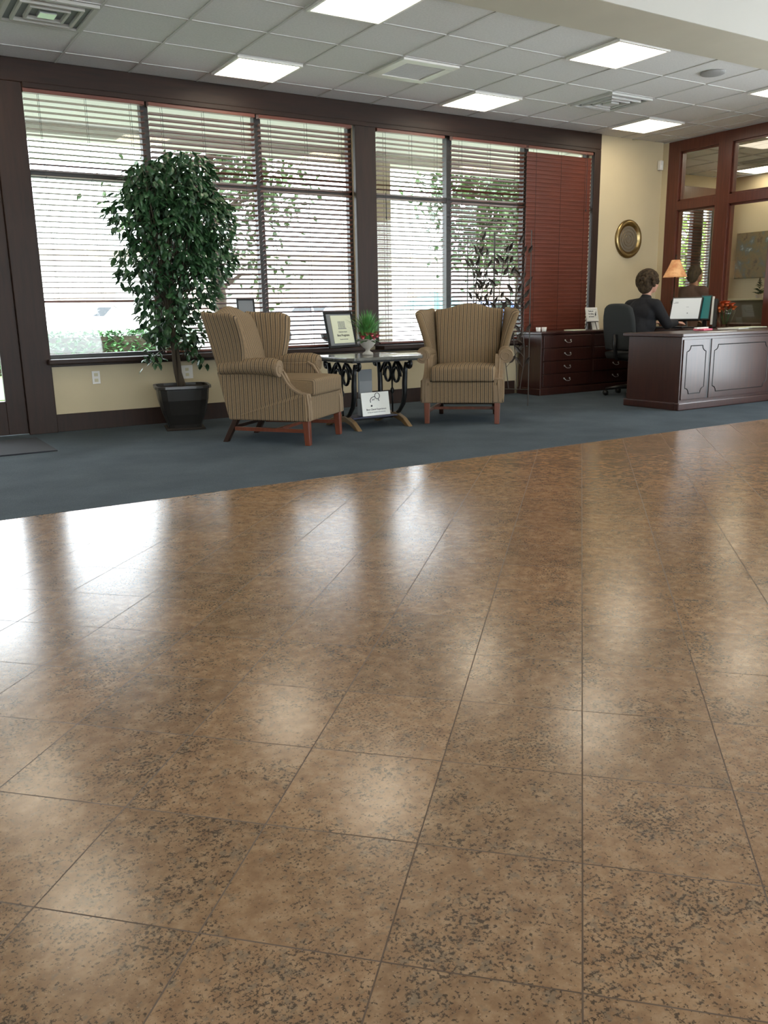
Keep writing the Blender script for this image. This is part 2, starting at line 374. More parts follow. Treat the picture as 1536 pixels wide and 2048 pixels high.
# glass entrance doors at the left
for n, (a, b) in enumerate(((.10, 1.255), (-1.15, .08), (-2.4, -1.17))):
    d = sroot('door_%d' % (n+1)); bm = BM()
    box(bm, b-.16, b, YW-.0, YW+.05, .01, 2.86); box(bm, a, a+.12, YW-.0, YW+.05, .01, 2.86)
    a1_, b1_ = a+.12, b-.16; box(bm, a1_, b1_, YW-.0, YW+.05, .01, .30); box(bm, a1_, b1_, YW-.0, YW+.05, 2.2, 2.32); box(bm, a1_, b1_, YW, YW+.05, 2.76, 2.86)
    obj('door_frame', bm, 'wood', d, bevel=.004)
    bm = BM(); box(bm, a+.1, b-.14, YW+.02, YW+.027, .28, 2.78); obj('pane', bm, 'glass', d)
    bm = BM(); tube(bm, [(a+.18, YW-.0, .85), (a+.18, YW-.06, .87), (a+.18, YW-.06, 1.25), (a+.18, YW, 1.27)], .012); obj('door_handle', bm, 'brass', d)
# ------------------------------------------------------------------ partition to the office (cherry frames and glass)
posts = [(7.66, 7.84), (6.90, 7.09), (6.13, 6.32), (5.36, 5.55), (4.60, 4.78)]
bm = BM()
for i, (a, b) in enumerate(posts): box(bm, XR, XR+.13, a, b, 0, H)
struct('trim_11', bm, 'redwood', bevel=.004)
bm = BM(); box(bm, XR+.002, XR+.128, 4.6, 7.84, 2.905, H); box(bm, XR+.002, XR+.128, 4.6, 7.84, 2.20, 2.31); box(bm, XR+.002, XR+.128, 4.6, 7.84, 0, .16)
struct('trim_12', bm, 'redwood', bevel=.004)
sbox('wall_corner', 'wall', XR, XR+.13, 7.84, 9.5, 0, H)
for i, ((b0, b1), (a0, a1)) in enumerate(zip(posts, posts[1:])):
    w = sroot('window_%d' % (i+3))
    bm = BM(); box(bm, XR+.055, XR+.061, a1, b0, .16, 2.20); box(bm, XR+.055, XR+.061, a1, b0, 2.31, 2.905); obj('pane', bm, 'glass', w)
    bm = BM()
    for z0, z1 in ((.16, 2.20), (2.31, 2.905)):
        box(bm, XR+.03, XR+.055, a1, a1+.022, z0, z1); box(bm, XR+.03, XR+.055, b0-.022, b0, z0, z1)
        box(bm, XR+.03, XR+.055, a1, b0, z0, z0+.022); box(bm, XR+.03, XR+.055, a1, b0, z1-.022, z1)
    obj('glazing_bead', bm, 'redwood', w)
# office shell
sbox('wall_office_back', 'wall', 12.75, 12.85, 4.5, 9.6, 0, H)
sbox('wall_office_side', 'wall', XR+.13, 12.75, 4.48, 4.58, 0, H)
sbox('ceiling', 'tile', XR+.1, 12.85, 4.48, 9.7, H+.012, H+.12)
bm = BM(); box(bm, XR, 11.15, 9.5, 9.7, 0, H); box(bm, 12.52, 12.75, 9.5, 9.7, 0, H); box(bm, 11.15, 12.52, 9.5, 9.7, 0, .62); box(bm, 11.15, 12.52, 9.5, 9.7, 2.62, H)
struct('wall_office_front', bm, 'wall')
bm = BM(); box(bm, 11.03, 11.15, 9.46, 9.5, .64, 2.60); box(bm, 12.5, 12.62, 9.46, 9.5, .64, 2.60); box(bm, 11.03, 12.62, 9.45, 9.5, 2.60, 2.86); box(bm, 11.03, 12.62, 9.44, 9.5, .58, .64)
struct('trim_13', bm, 'redwood', bevel=.004)
window(7, 11.15, 12.52, [], [12.05, 12.11, 12.17, 12.23], .64, 2.62, 9.6)  # packed mullions on the right stand in for a dark post outside
bm = BM()
for k in range(-2, 6): box(bm, 9.93+.6096*k-.011, 9.93+.6096*k+.011, 4.58, 9.5, H+.001, H+.0135)
for k in range(8): box(bm, XR+.13, 12.75, 4.884+.6085*k-.011, 4.884+.6085*k+.011, H, H+.0135)
struct('trim_14', bm, 'grid')

# ------------------------------------------------------------------ ceiling lights and vents
def light(x, y, label, group='flat troffer lights in the tiled ceiling', w=.61):
    t = thing('ceiling_light', label, 'light', (x+.305, y+.304, H), 0, group)
    bm = BM(); h = .296; r = .276
    for a in ((-h, h, -h, -r), (-h, h, r, h), (-h, -r, -r, r), (r, h, -r, r)): box(bm, a[0], a[1], a[2], a[3], -.012, .011)
    obj('frame', bm, 'white', t); bm = BM(); box(bm, -r, r, -r, r, -.006, .002); obj('diffuser', bm, 'diff', t); return t
light(3.0, 6.95, 'bright square ceiling light above the striped armchair by the ficus')
light(3.0, 5.133, 'bright square ceiling light cut by the top edge, nearest the viewer')
light(5.44, 6.95, 'bright square ceiling light close above the windows, left of the dark square vent')
light(5.44, 5.133, 'bright square ceiling light beside the beige bulkhead, above the dark square vent')
light(7.88, 6.95, 'bright square ceiling light above the round brass wall plate')
light(7.88, 5.133, 'bright square ceiling light cut by the right edge, above the desk')
light(9.93, 6.42, 'bright ceiling light high behind the partition glass at the right edge', 'office ceiling lights')
light(12.07-.01, 8.33, 'long bright ceiling light deep in the office behind the glass', 'office ceiling lights')
light(9.93, 4.80, 'unseen light added to brighten the office', 'hidden office ceiling lights'); light(11.6, 5.2, 'unseen light added to brighten the office', 'hidden office ceiling lights'); light(12.07, 6.5, 'unseen light added to brighten the office', 'hidden office ceiling lights')  # unseen lamps put in because the office was dim
light(.5616, 5.133, 'square ceiling light left of the frame over the entrance side')
light(.5616, 6.95, 'square ceiling light by the entrance doors')
for x in (-1.5, 2.0, 5.5):  # lamps out of view, added for light and floor reflections
    for y in (-3.5, .5):
        t = thing('ceiling_light', 'unseen light added in the high hall behind the viewer', 'light', (x, y, 4.49), 0, 'added high hall lights')
        bm = BM(); box(bm, -.3, .3, -.3, .3, -.012, .008); obj('diffuser', bm, 'diff', t)
def vent(x, y, label, cat='vent', dark=False, s=.58):
    t = thing('ceiling_vent', label, cat, (x+.305, y+.304, H)); h = s/2
    bm = BM()
    for a, b in ((h, h-.035), (h*.72, h*.72-.02), (h*.46, h*.46-.02)):
        d0 = -.012 if a == h else -.02
        for q_ in ((-a, a, -a, -b), (-a, a, b, a), (-a, -b, -b, b), (b, a, -b, b)): box(bm, q_[0], q_[1], q_[2], q_[3], d0, .011)
    obj('louver_rings', bm, 'upper' if not dark else 'grid', t, bevel=.003)
    bm = BM(); box(bm, -h*.95, h*.95, -h*.95, h*.95, .004, .010); obj('duct_opening', bm, 'black' if dark else 'greyfold', t)
    bm = BM(); box(bm, -h*.2, h*.2, -h*.2, h*.2, -.022, .004); obj('centre_plate', bm, 'silver' if not dark else 'grid', t, bevel=.004)
    return t
vent(1.173, 6.35, 'square white louvered ceiling vent at the top left corner')
vent(6.66, 6.35, 'dark square ceiling vent between two lights, right of centre', dark=True)
vent(11.5, 7.9, 'ceiling vent in the office seen through the transom glass', dark=True)
t = thing('ceiling_vent', 'pale square return grille with a grey centre, over the column between the windows', 'vent', (4.2192+.305, 6.35+.304, H))
bm = BM(); h = .29
for a in ((-h, h, -h, -.2), (-h, h, .2, h), (-h, -.2, -.2, .2), (.2, h, -.2, .2)): box(bm, *a, -.010, .011)
obj('frame', bm, 'white', t, bevel=.004); bm = BM(); box(bm, -.21, .21, -.21, .21, .003, .009); obj('grille', bm, 'greyfold', t)
bm = BM()
for k in range(-9, 10): box(bm, -.2, .2, k*.021-.004, k*.021+.004, -.004, .006)
obj('grille_bars', bm, 'grid', t)
bm = BM(); lathe(bm, [(.001, -.012), (.05, -.012), (.10, -.006), (.11, .0), (.11, .011)], 24, (0, 0, 0)); o = obj('ceiling_speaker', bm, mat('grey_speaker_mesh', (.30, .30, .29), .8), smooth=True)
o.location = (6.97, 5.44, H); tag(o, 'small grey round speaker in a ceiling tile near the bulkhead', 'speaker')

# ------------------------------------------------------------------ venetian blinds
def blind(x0, x1, zb, tilt, label, group='wooden venetian blinds along the windows', y=YW-.002, zt=2.835, slatm='slat', cords=(.12, .5, .88)):
    t = thing('window_blind', label, 'blind', (x0, y, zb), 0, group); w = x1-x0; h = zt-zb
    bm = BM(); box(bm, 0, w, -.03, .03, h-.035, h+.034); obj('head_rail', bm, 'slat', t, bevel=.004)
    bm = BM(); n = int((h-.05)/.0455)
    for k in range(n):
        z = .035 + k*.0455; mt = Matrix.Translation((0, 0, z)) @ Matrix.Rotation(-R(tilt), 4, 'X')
        pr = [(-.025, -.0015), (-.012, .0008), (.012, .0008), (.025, -.0015), (.025, .0010), (.012, .0035), (-.012, .0035), (-.025, .0010)]
        a = [bm.verts.new(mt @ Vector((.003, p[0], p[1]))) for p in pr]; b = [bm.verts.new(mt @ Vector((w-.003, p[0], p[1]))) for p in pr]
        for i in range(8): bm.faces.new((a[i], a[(i+1) % 8], b[(i+1) % 8], b[i]))
        bm.faces.new(a[::-1]); bm.faces.new(b)
    obj('slats', bm, slatm, t)
    bm = BM(); box(bm, 0, w, -.026, .026, 0, .018); obj('bottom_rail', bm, 'slat', t, bevel=.003)
    for c_ in cords:
        bm = BM(); tube(bm, [(w*c_, -.027, .01), (w*c_, -.027, h-.03)], .0016, 5); tube(bm, [(w*c_, .027, .01), (w*c_, .027, h-.03)], .0016, 5); obj('ladder_cord', bm, 'black', t)
    return t
def wand(t, x, z0, z1):
    bm = BM(); tube(bm, [(x, -.035, z1), (x, -.04, z0)], .003, 6); ell(bm, (x, -.04, z0), (.007, .007, .018)); obj('tilt_wand', bm, 'black', t)
blind(1.50, 2.50, 1.125, 4, 'wooden blind raised part way, ending above clear glass behind the ficus')
b2 = blind(2.535, 3.55, .66, 16, 'open wooden blind behind the ficus and the left armchair')
b3 = blind(3.585, 4.60, .66, 15, 'open wooden blind left of the wide dark column')
b4 = blind(4.90, 5.76, .66, 8, 'open wooden blind right of the wide dark column, the narrowest'); wand(b4, .09, 1.3, 1.55)
b5 = blind(5.865, 6.915, .66, 19, 'open wooden blind with trees behind it, behind the metal screen')
b6 = blind(6.95, 7.985, .66, 69, 'closed reddish wooden blind above the low chest of drawers'); wand(b6, .93, 1.5, 2.15)
blind(11.18, 12.42, .68, 20, 'open blind on the office window behind the partition glass', 'office blinds', y=9.535, zt=2.56)

# ------------------------------------------------------------------ upholstered wing chairs
def make_wing_chair(label):
    t = thing('wing_chair', label, 'chair', (0, 0, 0), 0, 'striped wing chairs')
    # legs
    for sx in (-1, 1):
        bm = BM(); prism(bm, [(-.027, -.027), (.027, -.027), (.027, .027), (-.027, .027)], lambda a, b: Vector((sx*.315+a*.8, .315+b*.8, 0)), lambda a, b: Vector((sx*.315+a, .305+b, .21)))
        obj('leg', bm, 'legwood', t, bevel=.004)
        bm = BM(); prism(bm, [(-.024, -.026), (.024, -.026), (.024, .026), (-.024, .026)], lambda a, b: Vector((sx*.265+a*.85, -.43+b*.85, 0)), lambda a, b: Vector((sx*.255+a, -.31+b, .22)))
        obj('leg', bm, 'wood', t, bevel=.004)
        bm = BM(); box(bm, -.011, .011, -.34, .305, .095, .125, Matrix.Translation((sx*.29, 0, 0)) @ Matrix.Rotation(sx*R(-3.5), 4, 'Z')); obj('stretcher', bm, 'legwood', t, bevel=.003)
    bm = BM(); box(bm, -.29, .29, .02, .042, .097, .123); obj('stretcher', bm, 'legwood', t, bevel=.003)
    bm = BM(); box(bm, -.26, .26, -.395, -.373, .10, .126); obj('stretcher', bm, 'wood', t, bevel=.003)
    # seat frame with front apron
    bm = BM(); prism(bm, [(-.335, .335), (.335, .335), (.285, -.34), (-.285, -.34)], lambda a, b: Vector((a, b, .185)), lambda a, b: Vector((a, b*1.0+(.006 if b > 0 else -.01), .375)))
    obj('seat_frame', bm, 'strx', t, bevel=.014, seg=3)
    # loose cushion, T-front
    def cf(u, v, up):
        x = (u*2-1); y = v; w = .275+.012*math.sin(v*3.1); 
        yy = -.24+.61*y; crown = .022*(1-x*x)*(1-(2*v-1)**4)
        return Vector((x*w*(1.0+.03*v), yy, (.505+crown) if up else .378))
    bm = BM(); slab(bm, lambda u, v: cf(u, v, True), lambda u, v: cf(u, v, False), 10, 10); obj('seat_cushion', bm, 'strx', t, bevel=.024, seg=4, smooth=True)
    # backrest: camel-back crest
    def bk(u, v, fr):
        x = u*2-1; Ht = 1.01 + .058*(.5+.5*math.cos(math.pi*max(-1, min(1, x*1.15))))
        z0 = .40 if fr else .20; z = z0+(Ht-z0)*v; vz = (z-.2)/.87
        w = .265+.075*vz
        lean = -.225*vz
        if fr: y = -.205+lean+.035*(1-x*x)*(1-vz*.5)-.05*(v**6)
        else: y = -.335+lean*.92+.03*(v**6)
        return Vector((x*w, y, z))
    bm = BM(); slab(bm, lambda u, v: bk(u, v, True), lambda u, v: bk(u, v, False), 16, 14); obj('backrest', bm, 'strx', t, sub=1, smooth=True)
    for sx in (-1, 1):
        # wing
        def wg(u, v, outer):
            s = u; zt = 1.03 - .005*s - .05*max(0, s-.75)**2*16 - .02*math.sin(s*3.1); z = .56+(zt-.56)*v; vz = (z-.2)/.87
            yr = -.345-.205*vz; dep = .235+.135*v**.8+.02*math.sin(v*3.14); y = yr+dep*s
            x = .285+.075*vz+s*(.03+.085*v**1.6)
            th = .055+.022*s
            return Vector((sx*(x+(th/2 if outer else -th/2)), y, z))
        bm = BM(); slab(bm, lambda u, v: wg(u, v, True), lambda u, v: wg(u, v, False), 7, 9); obj('wing', bm, 'struv', t, sub=2, smooth=True)
        # side panel with the swept front
        poly = [(-.345, .19), (-.43, .56), (-.30, .60), (.06, .60), (.105, .575), (.135, .53), (.165, .475), (.205, .435), (.26, .405), (.325, .392), (.338, .19)]
        bm = BM(); prism(bm, poly, lambda a, b: Vector((sx*(.355+.02*(a > .3)), a, b)), lambda a, b: Vector((sx*(.285+(.0 if b < .5 else .01)), a, b)))
        obj('side_panel', bm, 'stry', t, bevel=.012, seg=3)
        # rolled arm
        bm = BM(); pts = [(sx*.345, -.40, .585), (sx*.352, -.25, .60), (sx*.365, -.08, .61), (sx*.375, .06, .605), (sx*.38, .12, .592)]
        tube(bm, pts, [.045, .055, .063, .068, .064], 20); arm = obj('armrest', bm, 'stry', t, smooth=False)
        bm = BM(); sp_ = []
        for k in range(46):
            a_ = k/45*4.2*math.pi*.62; r_ = .062*(1-k/45*.72); sp_.append((sx*(.38+r_*math.cos(a_+.3)), .128, .592+r_*math.sin(a_+.3)))
        tube(bm, sp_, .0055, 6); obj('scroll_piping', bm, 'pipe', arm, smooth=True)
        bm = BM(); tube(bm, [(sx*.325, .128, .57), (sx*.322, .158, .51), (sx*.322, .195, .455), (sx*.322, .25, .415), (sx*.324, .34, .385), (sx*.328, .345, .20)], .007, 6); obj('front_piping', bm, 'pipe', arm, smooth=True)
        bm = BM(); tube(bm, [(sx*.38, .108, .592), (sx*.38, .128, .592)], [.066, .064], 24); obj('arm_facing', bm, 'pipe', arm)
        fp = [(.060, .604), (.110, .578), (.140, .532), (.170, .477), (.210, .437), (.265, .407), (.331, .394), (.342, .30), (.344, .195)]
        def ff(u, v, o_):
            k = min(len(fp)-2, int(v*(len(fp)-1))); f_ = v*(len(fp)-1)-k; a_, b_ = fp[k], fp[k+1]
            return Vector((sx*(.284+.074*u), a_[0]+(b_[0]-a_[0])*f_+.003*o_, a_[1]+(b_[1]-a_[1])*f_+.003*o_))
        bm = BM(); slab(bm, lambda u, v: ff(u, v, 1), lambda u, v: ff(u, v, -2), 2, 16); obj('front_facing', bm, 'pipe', t)
    return t
ch1 = make_wing_chair('striped wing chair standing beside the ficus, seen from its side')
ch2 = copy_tree(ch1); tag(ch2, 'striped wing chair facing the viewer, right of the marble-topped table')
def put(o, x, y, fx, fy):
    # local +y (front) points along (fx, fy)
    o.location = (x, y, .002); o.rotation_euler = (0, 0, math.atan2(fy, fx)-math.pi/2)
put(ch1, 2.965, 6.22, .63, -.775)
put(ch2, 4.825, 6.29, -.67, -.742)

# ------------------------------------------------------------------ iron table with marble top
TX0, TX1, TY0, TY1, TZ = 3.50, 4.28, 6.12, 6.86, .625
t = thing('side_table', 'low marble-topped table with scrolled black iron legs between the armchairs', 'table', ((TX0+TX1)/2, (TY0+TY1)/2, .002))
a, b = (TX1-TX0)/2, (TY1-TY0)/2; cc_ = .05
bm = BM(); prism(bm, [(-a+cc_, -b), (a-cc_, -b), (a, -b+cc_), (a, b-cc_), (a-cc_, b), (-a+cc_, b), (-a, b-cc_), (-a, -b+cc_)], lambda x, y: Vector((x, y, TZ-.028)), lambda x, y: Vector((x, y, TZ)))
obj('tabletop', bm, 'marble', t, bevel=.007, seg=3)
bm = BM(); box(bm, -a+.06, a-.06, -b+.06, b-.06, TZ-.045, TZ-.028); obj('top_frame', bm, 'iron', t)
def spiral(bm, cx, y, cz, r, turns, start, sgn, th=.016, n=26):
    pts = []
    for k in range(n):
        f = k/(n-1); an = start+sgn*f*turns*2*math.pi; rr_ = r*(1-.75*f); pts.append((cx, y+rr_*math.cos(an), cz+rr_*math.sin(an)))
    tube(bm, pts, th, 8); return pts[0]
for sx in (-1, 1):
    x = sx*.26; bm = BM(); zt = TZ-.045
    for sy in (-1, 1):
        # big outer leg: bows outward then sweeps in to the foot
        P_ = [(x, sy*.235, zt-.02), (x, sy*.215, zt-.10), (x, sy*.205, zt-.20), (x, sy*.205, zt-.30), (x, sy*.18, zt-.38), (x, sy*.12, zt-.45), (x, sy*.05, .09)]
        tube(bm, P_, [.017, .022, .024, .024, .022, .019, .016], 10)
        spiral(bm, x, sy*.275, zt-.035, .042, .9, math.pi/2 if sy > 0 else math.pi/2, -sy)
        # pointed arches and loops under the top
        for c0 in (.07,):
            arch = [(x, sy*(c0-.07), zt-.15), (x, sy*(c0-.055), zt-.09), (x, sy*(c0-.03), zt-.045), (x, sy*c0, zt-.012), (x, sy*(c0+.03), zt-.045), (x, sy*(c0+.055), zt-.09), (x, sy*(c0+.07), zt-.15)]
            tube(bm, arch, .014, 8)
            loop = [(x, sy*(c0+.048*math.sin(k/16*2*math.pi)), zt-.135+.062*math.cos(k/16*2*math.pi)) for k in range(17)]
            tube(bm, loop, .013, 8, cap=False)
        arch = [(x, sy*(.10), zt-.02), (x, sy*.15, zt-.06), (x, sy*.20, zt-.12)]; tube(bm, arch, .013, 8)
    obj('scroll_support', bm, 'iron', t, smooth=True)
    bm = BM(); tube(bm, [(x, 0, zt-.14), (x, 0, .07)], .008, 8); ell(bm, (x, 0, zt-.28), (.018, .018, .03)); obj('centre_rod', bm, 'iron', t, smooth=True)
    # feet
    bm = BM()
    for sy in (-1, 1):
        prism(bm, [(0, .10), (.06, .115), (.20, .07), (.30, .0), (.24, 0), (.15, .04), (.05, .06), (0, .05)], lambda p, q_: Vector((x-.022, sy*p, q_)), lambda p, q_: Vector((x+.022, sy*p, q_)))
    obj('foot', bm, 'stone' if False else mat('antique_gold_wood', (.16, .10, .045), .4), t, bevel=.006)
    bm = BM(); box(bm, min(0, x), max(0, x), -.02, .02, .055, .085); obj('trestle_bar', bm, 'iron', t, bevel=.004)
# things on and under the table
t = thing('flower_urn', 'small stone urn with green grass and pink flowers on the marble-topped table', 'plant', (3.905, 6.50, TZ+.002))
bm = BM(); lathe(bm, [(.045, 0), (.05, .008), (.045, .02), (.02, .035), (.018, .05), (.045, .07), (.068, .10), (.072, .13), (.078, .14), (.066, .138), (.05, .10)], 24); obj('urn', bm, 'stone', t, smooth=True)
bm = BM()
for k in range(240):
    an = random.uniform(0, 6.283); sp_ = random.uniform(.02, .21); hgt = random.uniform(.18, .31)*(1-sp_*1.4); dx, dy = math.cos(an)*sp_, math.sin(an)*sp_; w = .004
    bx_, by_ = dx*.25, dy*.25; px, py = -math.sin(an)*w, math.cos(an)*w
    p = [Vector((bx_, by_, .12)), Vector((bx_+dx*.3, by_+dy*.3, .12+hgt*.7)), Vector((bx_+dx*.85, by_+dy*.85, .12+hgt))]
    v = [bm.verts.new(p[0]+Vector((px, py, 0))), bm.verts.new(p[0]-Vector((px, py, 0))), bm.verts.new(p[1]-Vector((px, py, 0))*1.2), bm.verts.new(p[1]+Vector((px, py, 0))*1.2), bm.verts.new(p[2])]
    bm.faces.new((v[0], v[1], v[2], v[3])); bm.faces.new((v[3], v[2], v[4]))
obj('grass_blades', bm, 'fern', t)
def petals(bm, c, r, n=7):
    for k in range(n):
        an = k/n*6.283; d = Vector((math.cos(an), math.sin(an), .35)).normalized(); s = Vector((-math.sin(an), math.cos(an), 0))
        q_ = [c, c+d*r*.6+s*r*.35, c+d*r, c+d*r*.6-s*r*.35]; bm.faces.new([bm.verts.new(v) for v in q_])
for k in range(11):
    an = k/11*6.283; r_ = .055 if k % 2 else .075; bm = BM(); c0 = Vector((math.cos(an)*r_, math.sin(an)*r_-.02, .165+.02*math.cos(an*3)))
    for j in range(3): petals(bm, c0+Vector((0, 0, .007*j)), 0.040-.009*j, 8)
    ell(bm, c0, .013, 8, 5); obj('pink_flower', bm, 'pink', t)
def leaf_on(bm, c, d, up, L, Wd):
    d = d.normalized(); s = d.cross(up); s = s.normalized() if s.length > 1e-4 else Vector((1, 0, 0)); n = s.cross(d)
    p = [c, c+d*L*.3+s*Wd*.5-n*L*.03, c+d*L*.65+s*Wd*.42-n*L*.05, c+d*L-n*L*.16, c+d*L*.65-s*Wd*.42-n*L*.05, c+d*L*.3-s*Wd*.5-n*L*.03]
    mid = [c+d*L*.3+n*L*.03, c+d*L*.65+n*L*.02]
    v = [bm.verts.new(x) for x in p]; m_ = [bm.verts.new(x) for x in mid]
    bm.faces.new((v[0], v[1], m_[0])); bm.faces.new((v[1], v[2], m_[1], m_[0])); bm.faces.new((v[2], v[3], m_[1]))
    bm.faces.new((v[0], m_[0], v[5])); bm.faces.new((m_[0], m_[1], v[4], v[5])); bm.faces.new((m_[1], v[3], v[4]))
bm = BM()
for k in range(16):
    an = k/16*6.283+.1; leaf_on(bm, Vector((math.cos(an)*.05, math.sin(an)*.05, .13)), Vector((math.cos(an), math.sin(an), -.2+.4*(k % 3)/2)), Vector((0, 0, 1)), .075, .035)
obj('broad_leaves', bm, 'ficus', t)
# papers lying on the table
bm = BM(); box(bm, -.12, .12, -.09, .09, 0, .004, Matrix.Rotation(R(12), 4, 'Z')); box(bm, -.02, .20, -.05, .12, .004, .008, Matrix.Rotation(R(-20), 4, 'Z')); o = obj('magazine', bm, 'paper'); o.location = (4.13, 6.36, TZ+.001)
tag(o, 'pale open papers lying on the right of the marble-topped table', 'paper')
# white sign box under the table
t = thing('white_sign', 'white sign with a black swirl logo standing under the marble-topped table', 'sign', (3.935, 6.42, .0985), R(4))
bm = BM(); box(bm, -.15, .15, -.004, .004, 0, .205, Matrix.Rotation(R(-8), 4, 'X')); obj('board', bm, 'paper', t)
bm = BM(); box(bm, -.145, .145, .04, .09, 0, .15); obj('box_back', bm, 'greyfold', t)
rx = (R(90-8), 0, 0); tf = lambda u, v: Vector((u, -.006+v*math.tan(R(8)), v))
text('lettering', 'Best Client Experience', .0235, 'ink', t, tf(0, .047), rx)
text('lettering', 'Serving our customers and community', .0125, 'greyfold', t, tf(0, .026), rx)
bm = BM()
ring = [tf(.022+.026*math.cos(k/20*6.283), .17+.026*math.sin(k/20*6.283)) for k in range(21)]; tube(bm, ring, .0028, 6)
tube(bm, [tf(-.055, .115), tf(-.058, .135), tf(-.045, .155), tf(-.02, .165), tf(.0, .162)], .003, 6); tube(bm, [tf(-.035, .13), tf(-.03, .145), tf(-.018, .135), tf(-.01, .15)], .0022, 6)
tube(bm, [tf(.03, .145), tf(.038, .125)], .003, 6); ell(bm, tf(-.048, .086), .009, 10, 6); obj('swirl_logo', bm, 'ink', t)
t = thing('brochure_rack', 'tall grey card folder standing behind the white sign under the table', 'folder', (3.90, 6.56, .0985), R(5))
bm = BM(); box(bm, -.075, .075, -.012, .0, 0, .40); obj('card', bm, 'greyfold', t, bevel=.002); bm = BM(); box(bm, -.07, .07, -.018, -.012, .0, .30); obj('front_pocket', bm, mat('pale_grey_card', (.22, .23, .24), .6), t)
bm = BM(); box(bm, 3.66, 4.12, 6.36, 6.60, .0885, .0965); o = obj('base_shelf', bm, mat('navy_board', (.02, .022, .06), .5)); tag(o, 'thin navy board under the white sign, resting on the table trestle', 'board')

# framed certificate on the sill, and a small dark frame
def framed(name, label, cat, w, h, fm, pm, fw=.02, loc=(0, 0, 0), rz=0, lean=18):
    t = thing(name, label, cat, loc, rz); L = Matrix.Rotation(-R(lean), 4, 'X')
    bm = BM(); box(bm, -w/2, w/2, -.009, .009, 0, fw, L); box(bm, -w/2, w/2, -.009, .009, h-fw, h, L); box(bm, -w/2, -w/2+fw, -.009, .009, fw, h-fw, L); box(bm, w/2-fw, w/2, -.009, .009, fw, h-fw, L)
    obj('frame', bm, fm, t, bevel=.003); bm = BM(); box(bm, -w/2+fw, w/2-fw, -.002, .004, fw, h-fw, L); obj('print', bm, pm, t)
    bm = BM(); yb = h*.95*math.tan(R(lean))*.0; tube(bm, [L @ Vector((0, .01, h*.75)), (0, h*.75*math.sin(R(lean))+.07, .002)], .005, 6); obj('easel_strut', bm, 'black', t)
    return t, L
t, L = framed('framed_certificate', 'cream certificate in a dark frame on the window sill behind the table urn', 'picture frame', .43, .37, 'iron', 'greyfold', .024, (4.36, 7.74, .645), R(19), 12)
bm = BM(); box(bm, -.13, .18, -.008, -.003, .045, .33, L); pp = obj('certificate', bm, 'paperg', t)
tl = lambda u, v: L @ Vector((u, -.010, v)); rx = (R(90-12), 0, 0)
text('lettering', 'Best Programs', .032, 'ink', t, tl(.02, .115), rx); text('lettering', 'Customer Award', .018, 'greyfold', t, tl(.02, .155), rx); text('lettering', 'Presented with thanks', .014, 'greyfold', t, tl(.02, .08), rx)
bm = BM()
for k in range(6): box(bm, -.03+k*.018, -.022+k*.018, -.0095, -.008, .20, .27, L)
box(bm, -.04, .085, -.0095, -.008, .19, .198, L); obj('column_emblem', bm, 'greyfold', t)
framed('dark_frame', 'small dark frame on the sill peeking over the left armchair', 'picture frame', .19, .50, 'iron', 'greyfold', .015, (3.33, 7.78, .645), R(4), 5)

# ------------------------------------------------------------------ ficus in a square pot
t = thing('ficus_tree', 'tall leafy ficus in a square dark pot in front of the left window', 'plant', (2.50, 7.42, .002), 0)
th_ = R(-14); RZ = Matrix.Rotation(th_, 4, 'Z')
bm = BM()
prof = [(.145, 0), (.15, .03), (.185, .12), (.215, .25), (.225, .345), (.245, .352), (.245, .375), (.222, .375), (.215, .34)]
rings = []
def sq(r, z, n=8):
    out = []
    for k in range(4*n):
        an = k/(4*n)*2*math.pi; e = 6.0; cx, sy_ = math.cos(an), math.sin(an); d = (abs(cx)**e+abs(sy_)**e)**(-1/e); out.append(RZ @ Vector((cx*d*r, sy_*d*r, z+.018)))
    return out
for r_, z_ in prof: rings.append([bm.verts.new(p) for p in sq(r_, z_)])
for A_, B_ in zip(rings, rings[1:]):
    for k in range(len(A_)): bm.faces.new((A_[k], A_[(k+1) % len(A_)], B_[(k+1) % len(A_)], B_[k]))
bm.faces.new(rings[0][::-1]); bm.faces.new(rings[-1]); obj('pot', bm, 'pot', t, smooth=False)
bm = BM(); box(bm, -.17, .17, -.17, .17, 0, .018, RZ); obj('saucer', bm, 'soil', t, bevel=.004)
bm = BM(); 
for k in range(1): prism(bm, [(p.x, p.y) for p in sq(.212, 0)], lambda a, b: Vector((a, b, .33)), lambda a, b: Vector((a, b, .372)))
obj('soil', bm, 'soil', t)
trunks = []
for k in range(3):
    ph = k*2.09; pts = []
    for j in range(15):
        f = j/14; z = .36+f*.95; tw = .024*(1-.3*f); base_ = Vector((-.0-.16*f+.12*f*f, 0+.0*f, z))
        pts.append(base_+Vector((math.cos(ph+f*5)*tw, math.sin(ph+f*5)*tw, 0)))
    trunks.append(pts)
bm = BM()
for p in trunks: tube(bm, p, [.019-.006*j/14 for j in range(15)], 8)
tubes_ends = []
blobs = [(.0, 0, 1.62, .36, .30, .40), (-.02, 0, 2.02, .34, .28, .30), (.16, 0, 2.16, .26, .24, .22), (.34, .0, 1.80, .25, .24, .26), (-.28, 0, 1.84, .25, .24, .22), (-.26, 0, 1.42, .24, .24, .24), (.14, 0, 1.28, .28, .24, .30), (-.14, 0, 1.02, .22, .22, .26), (.36, 0, 1.50, .20, .2, .22), (.06, 0, .90, .20, .20, .18), (-.20, 0, 2.10, .18, .2, .14), (.10, .0, 1.9, .35, .3, .35)]
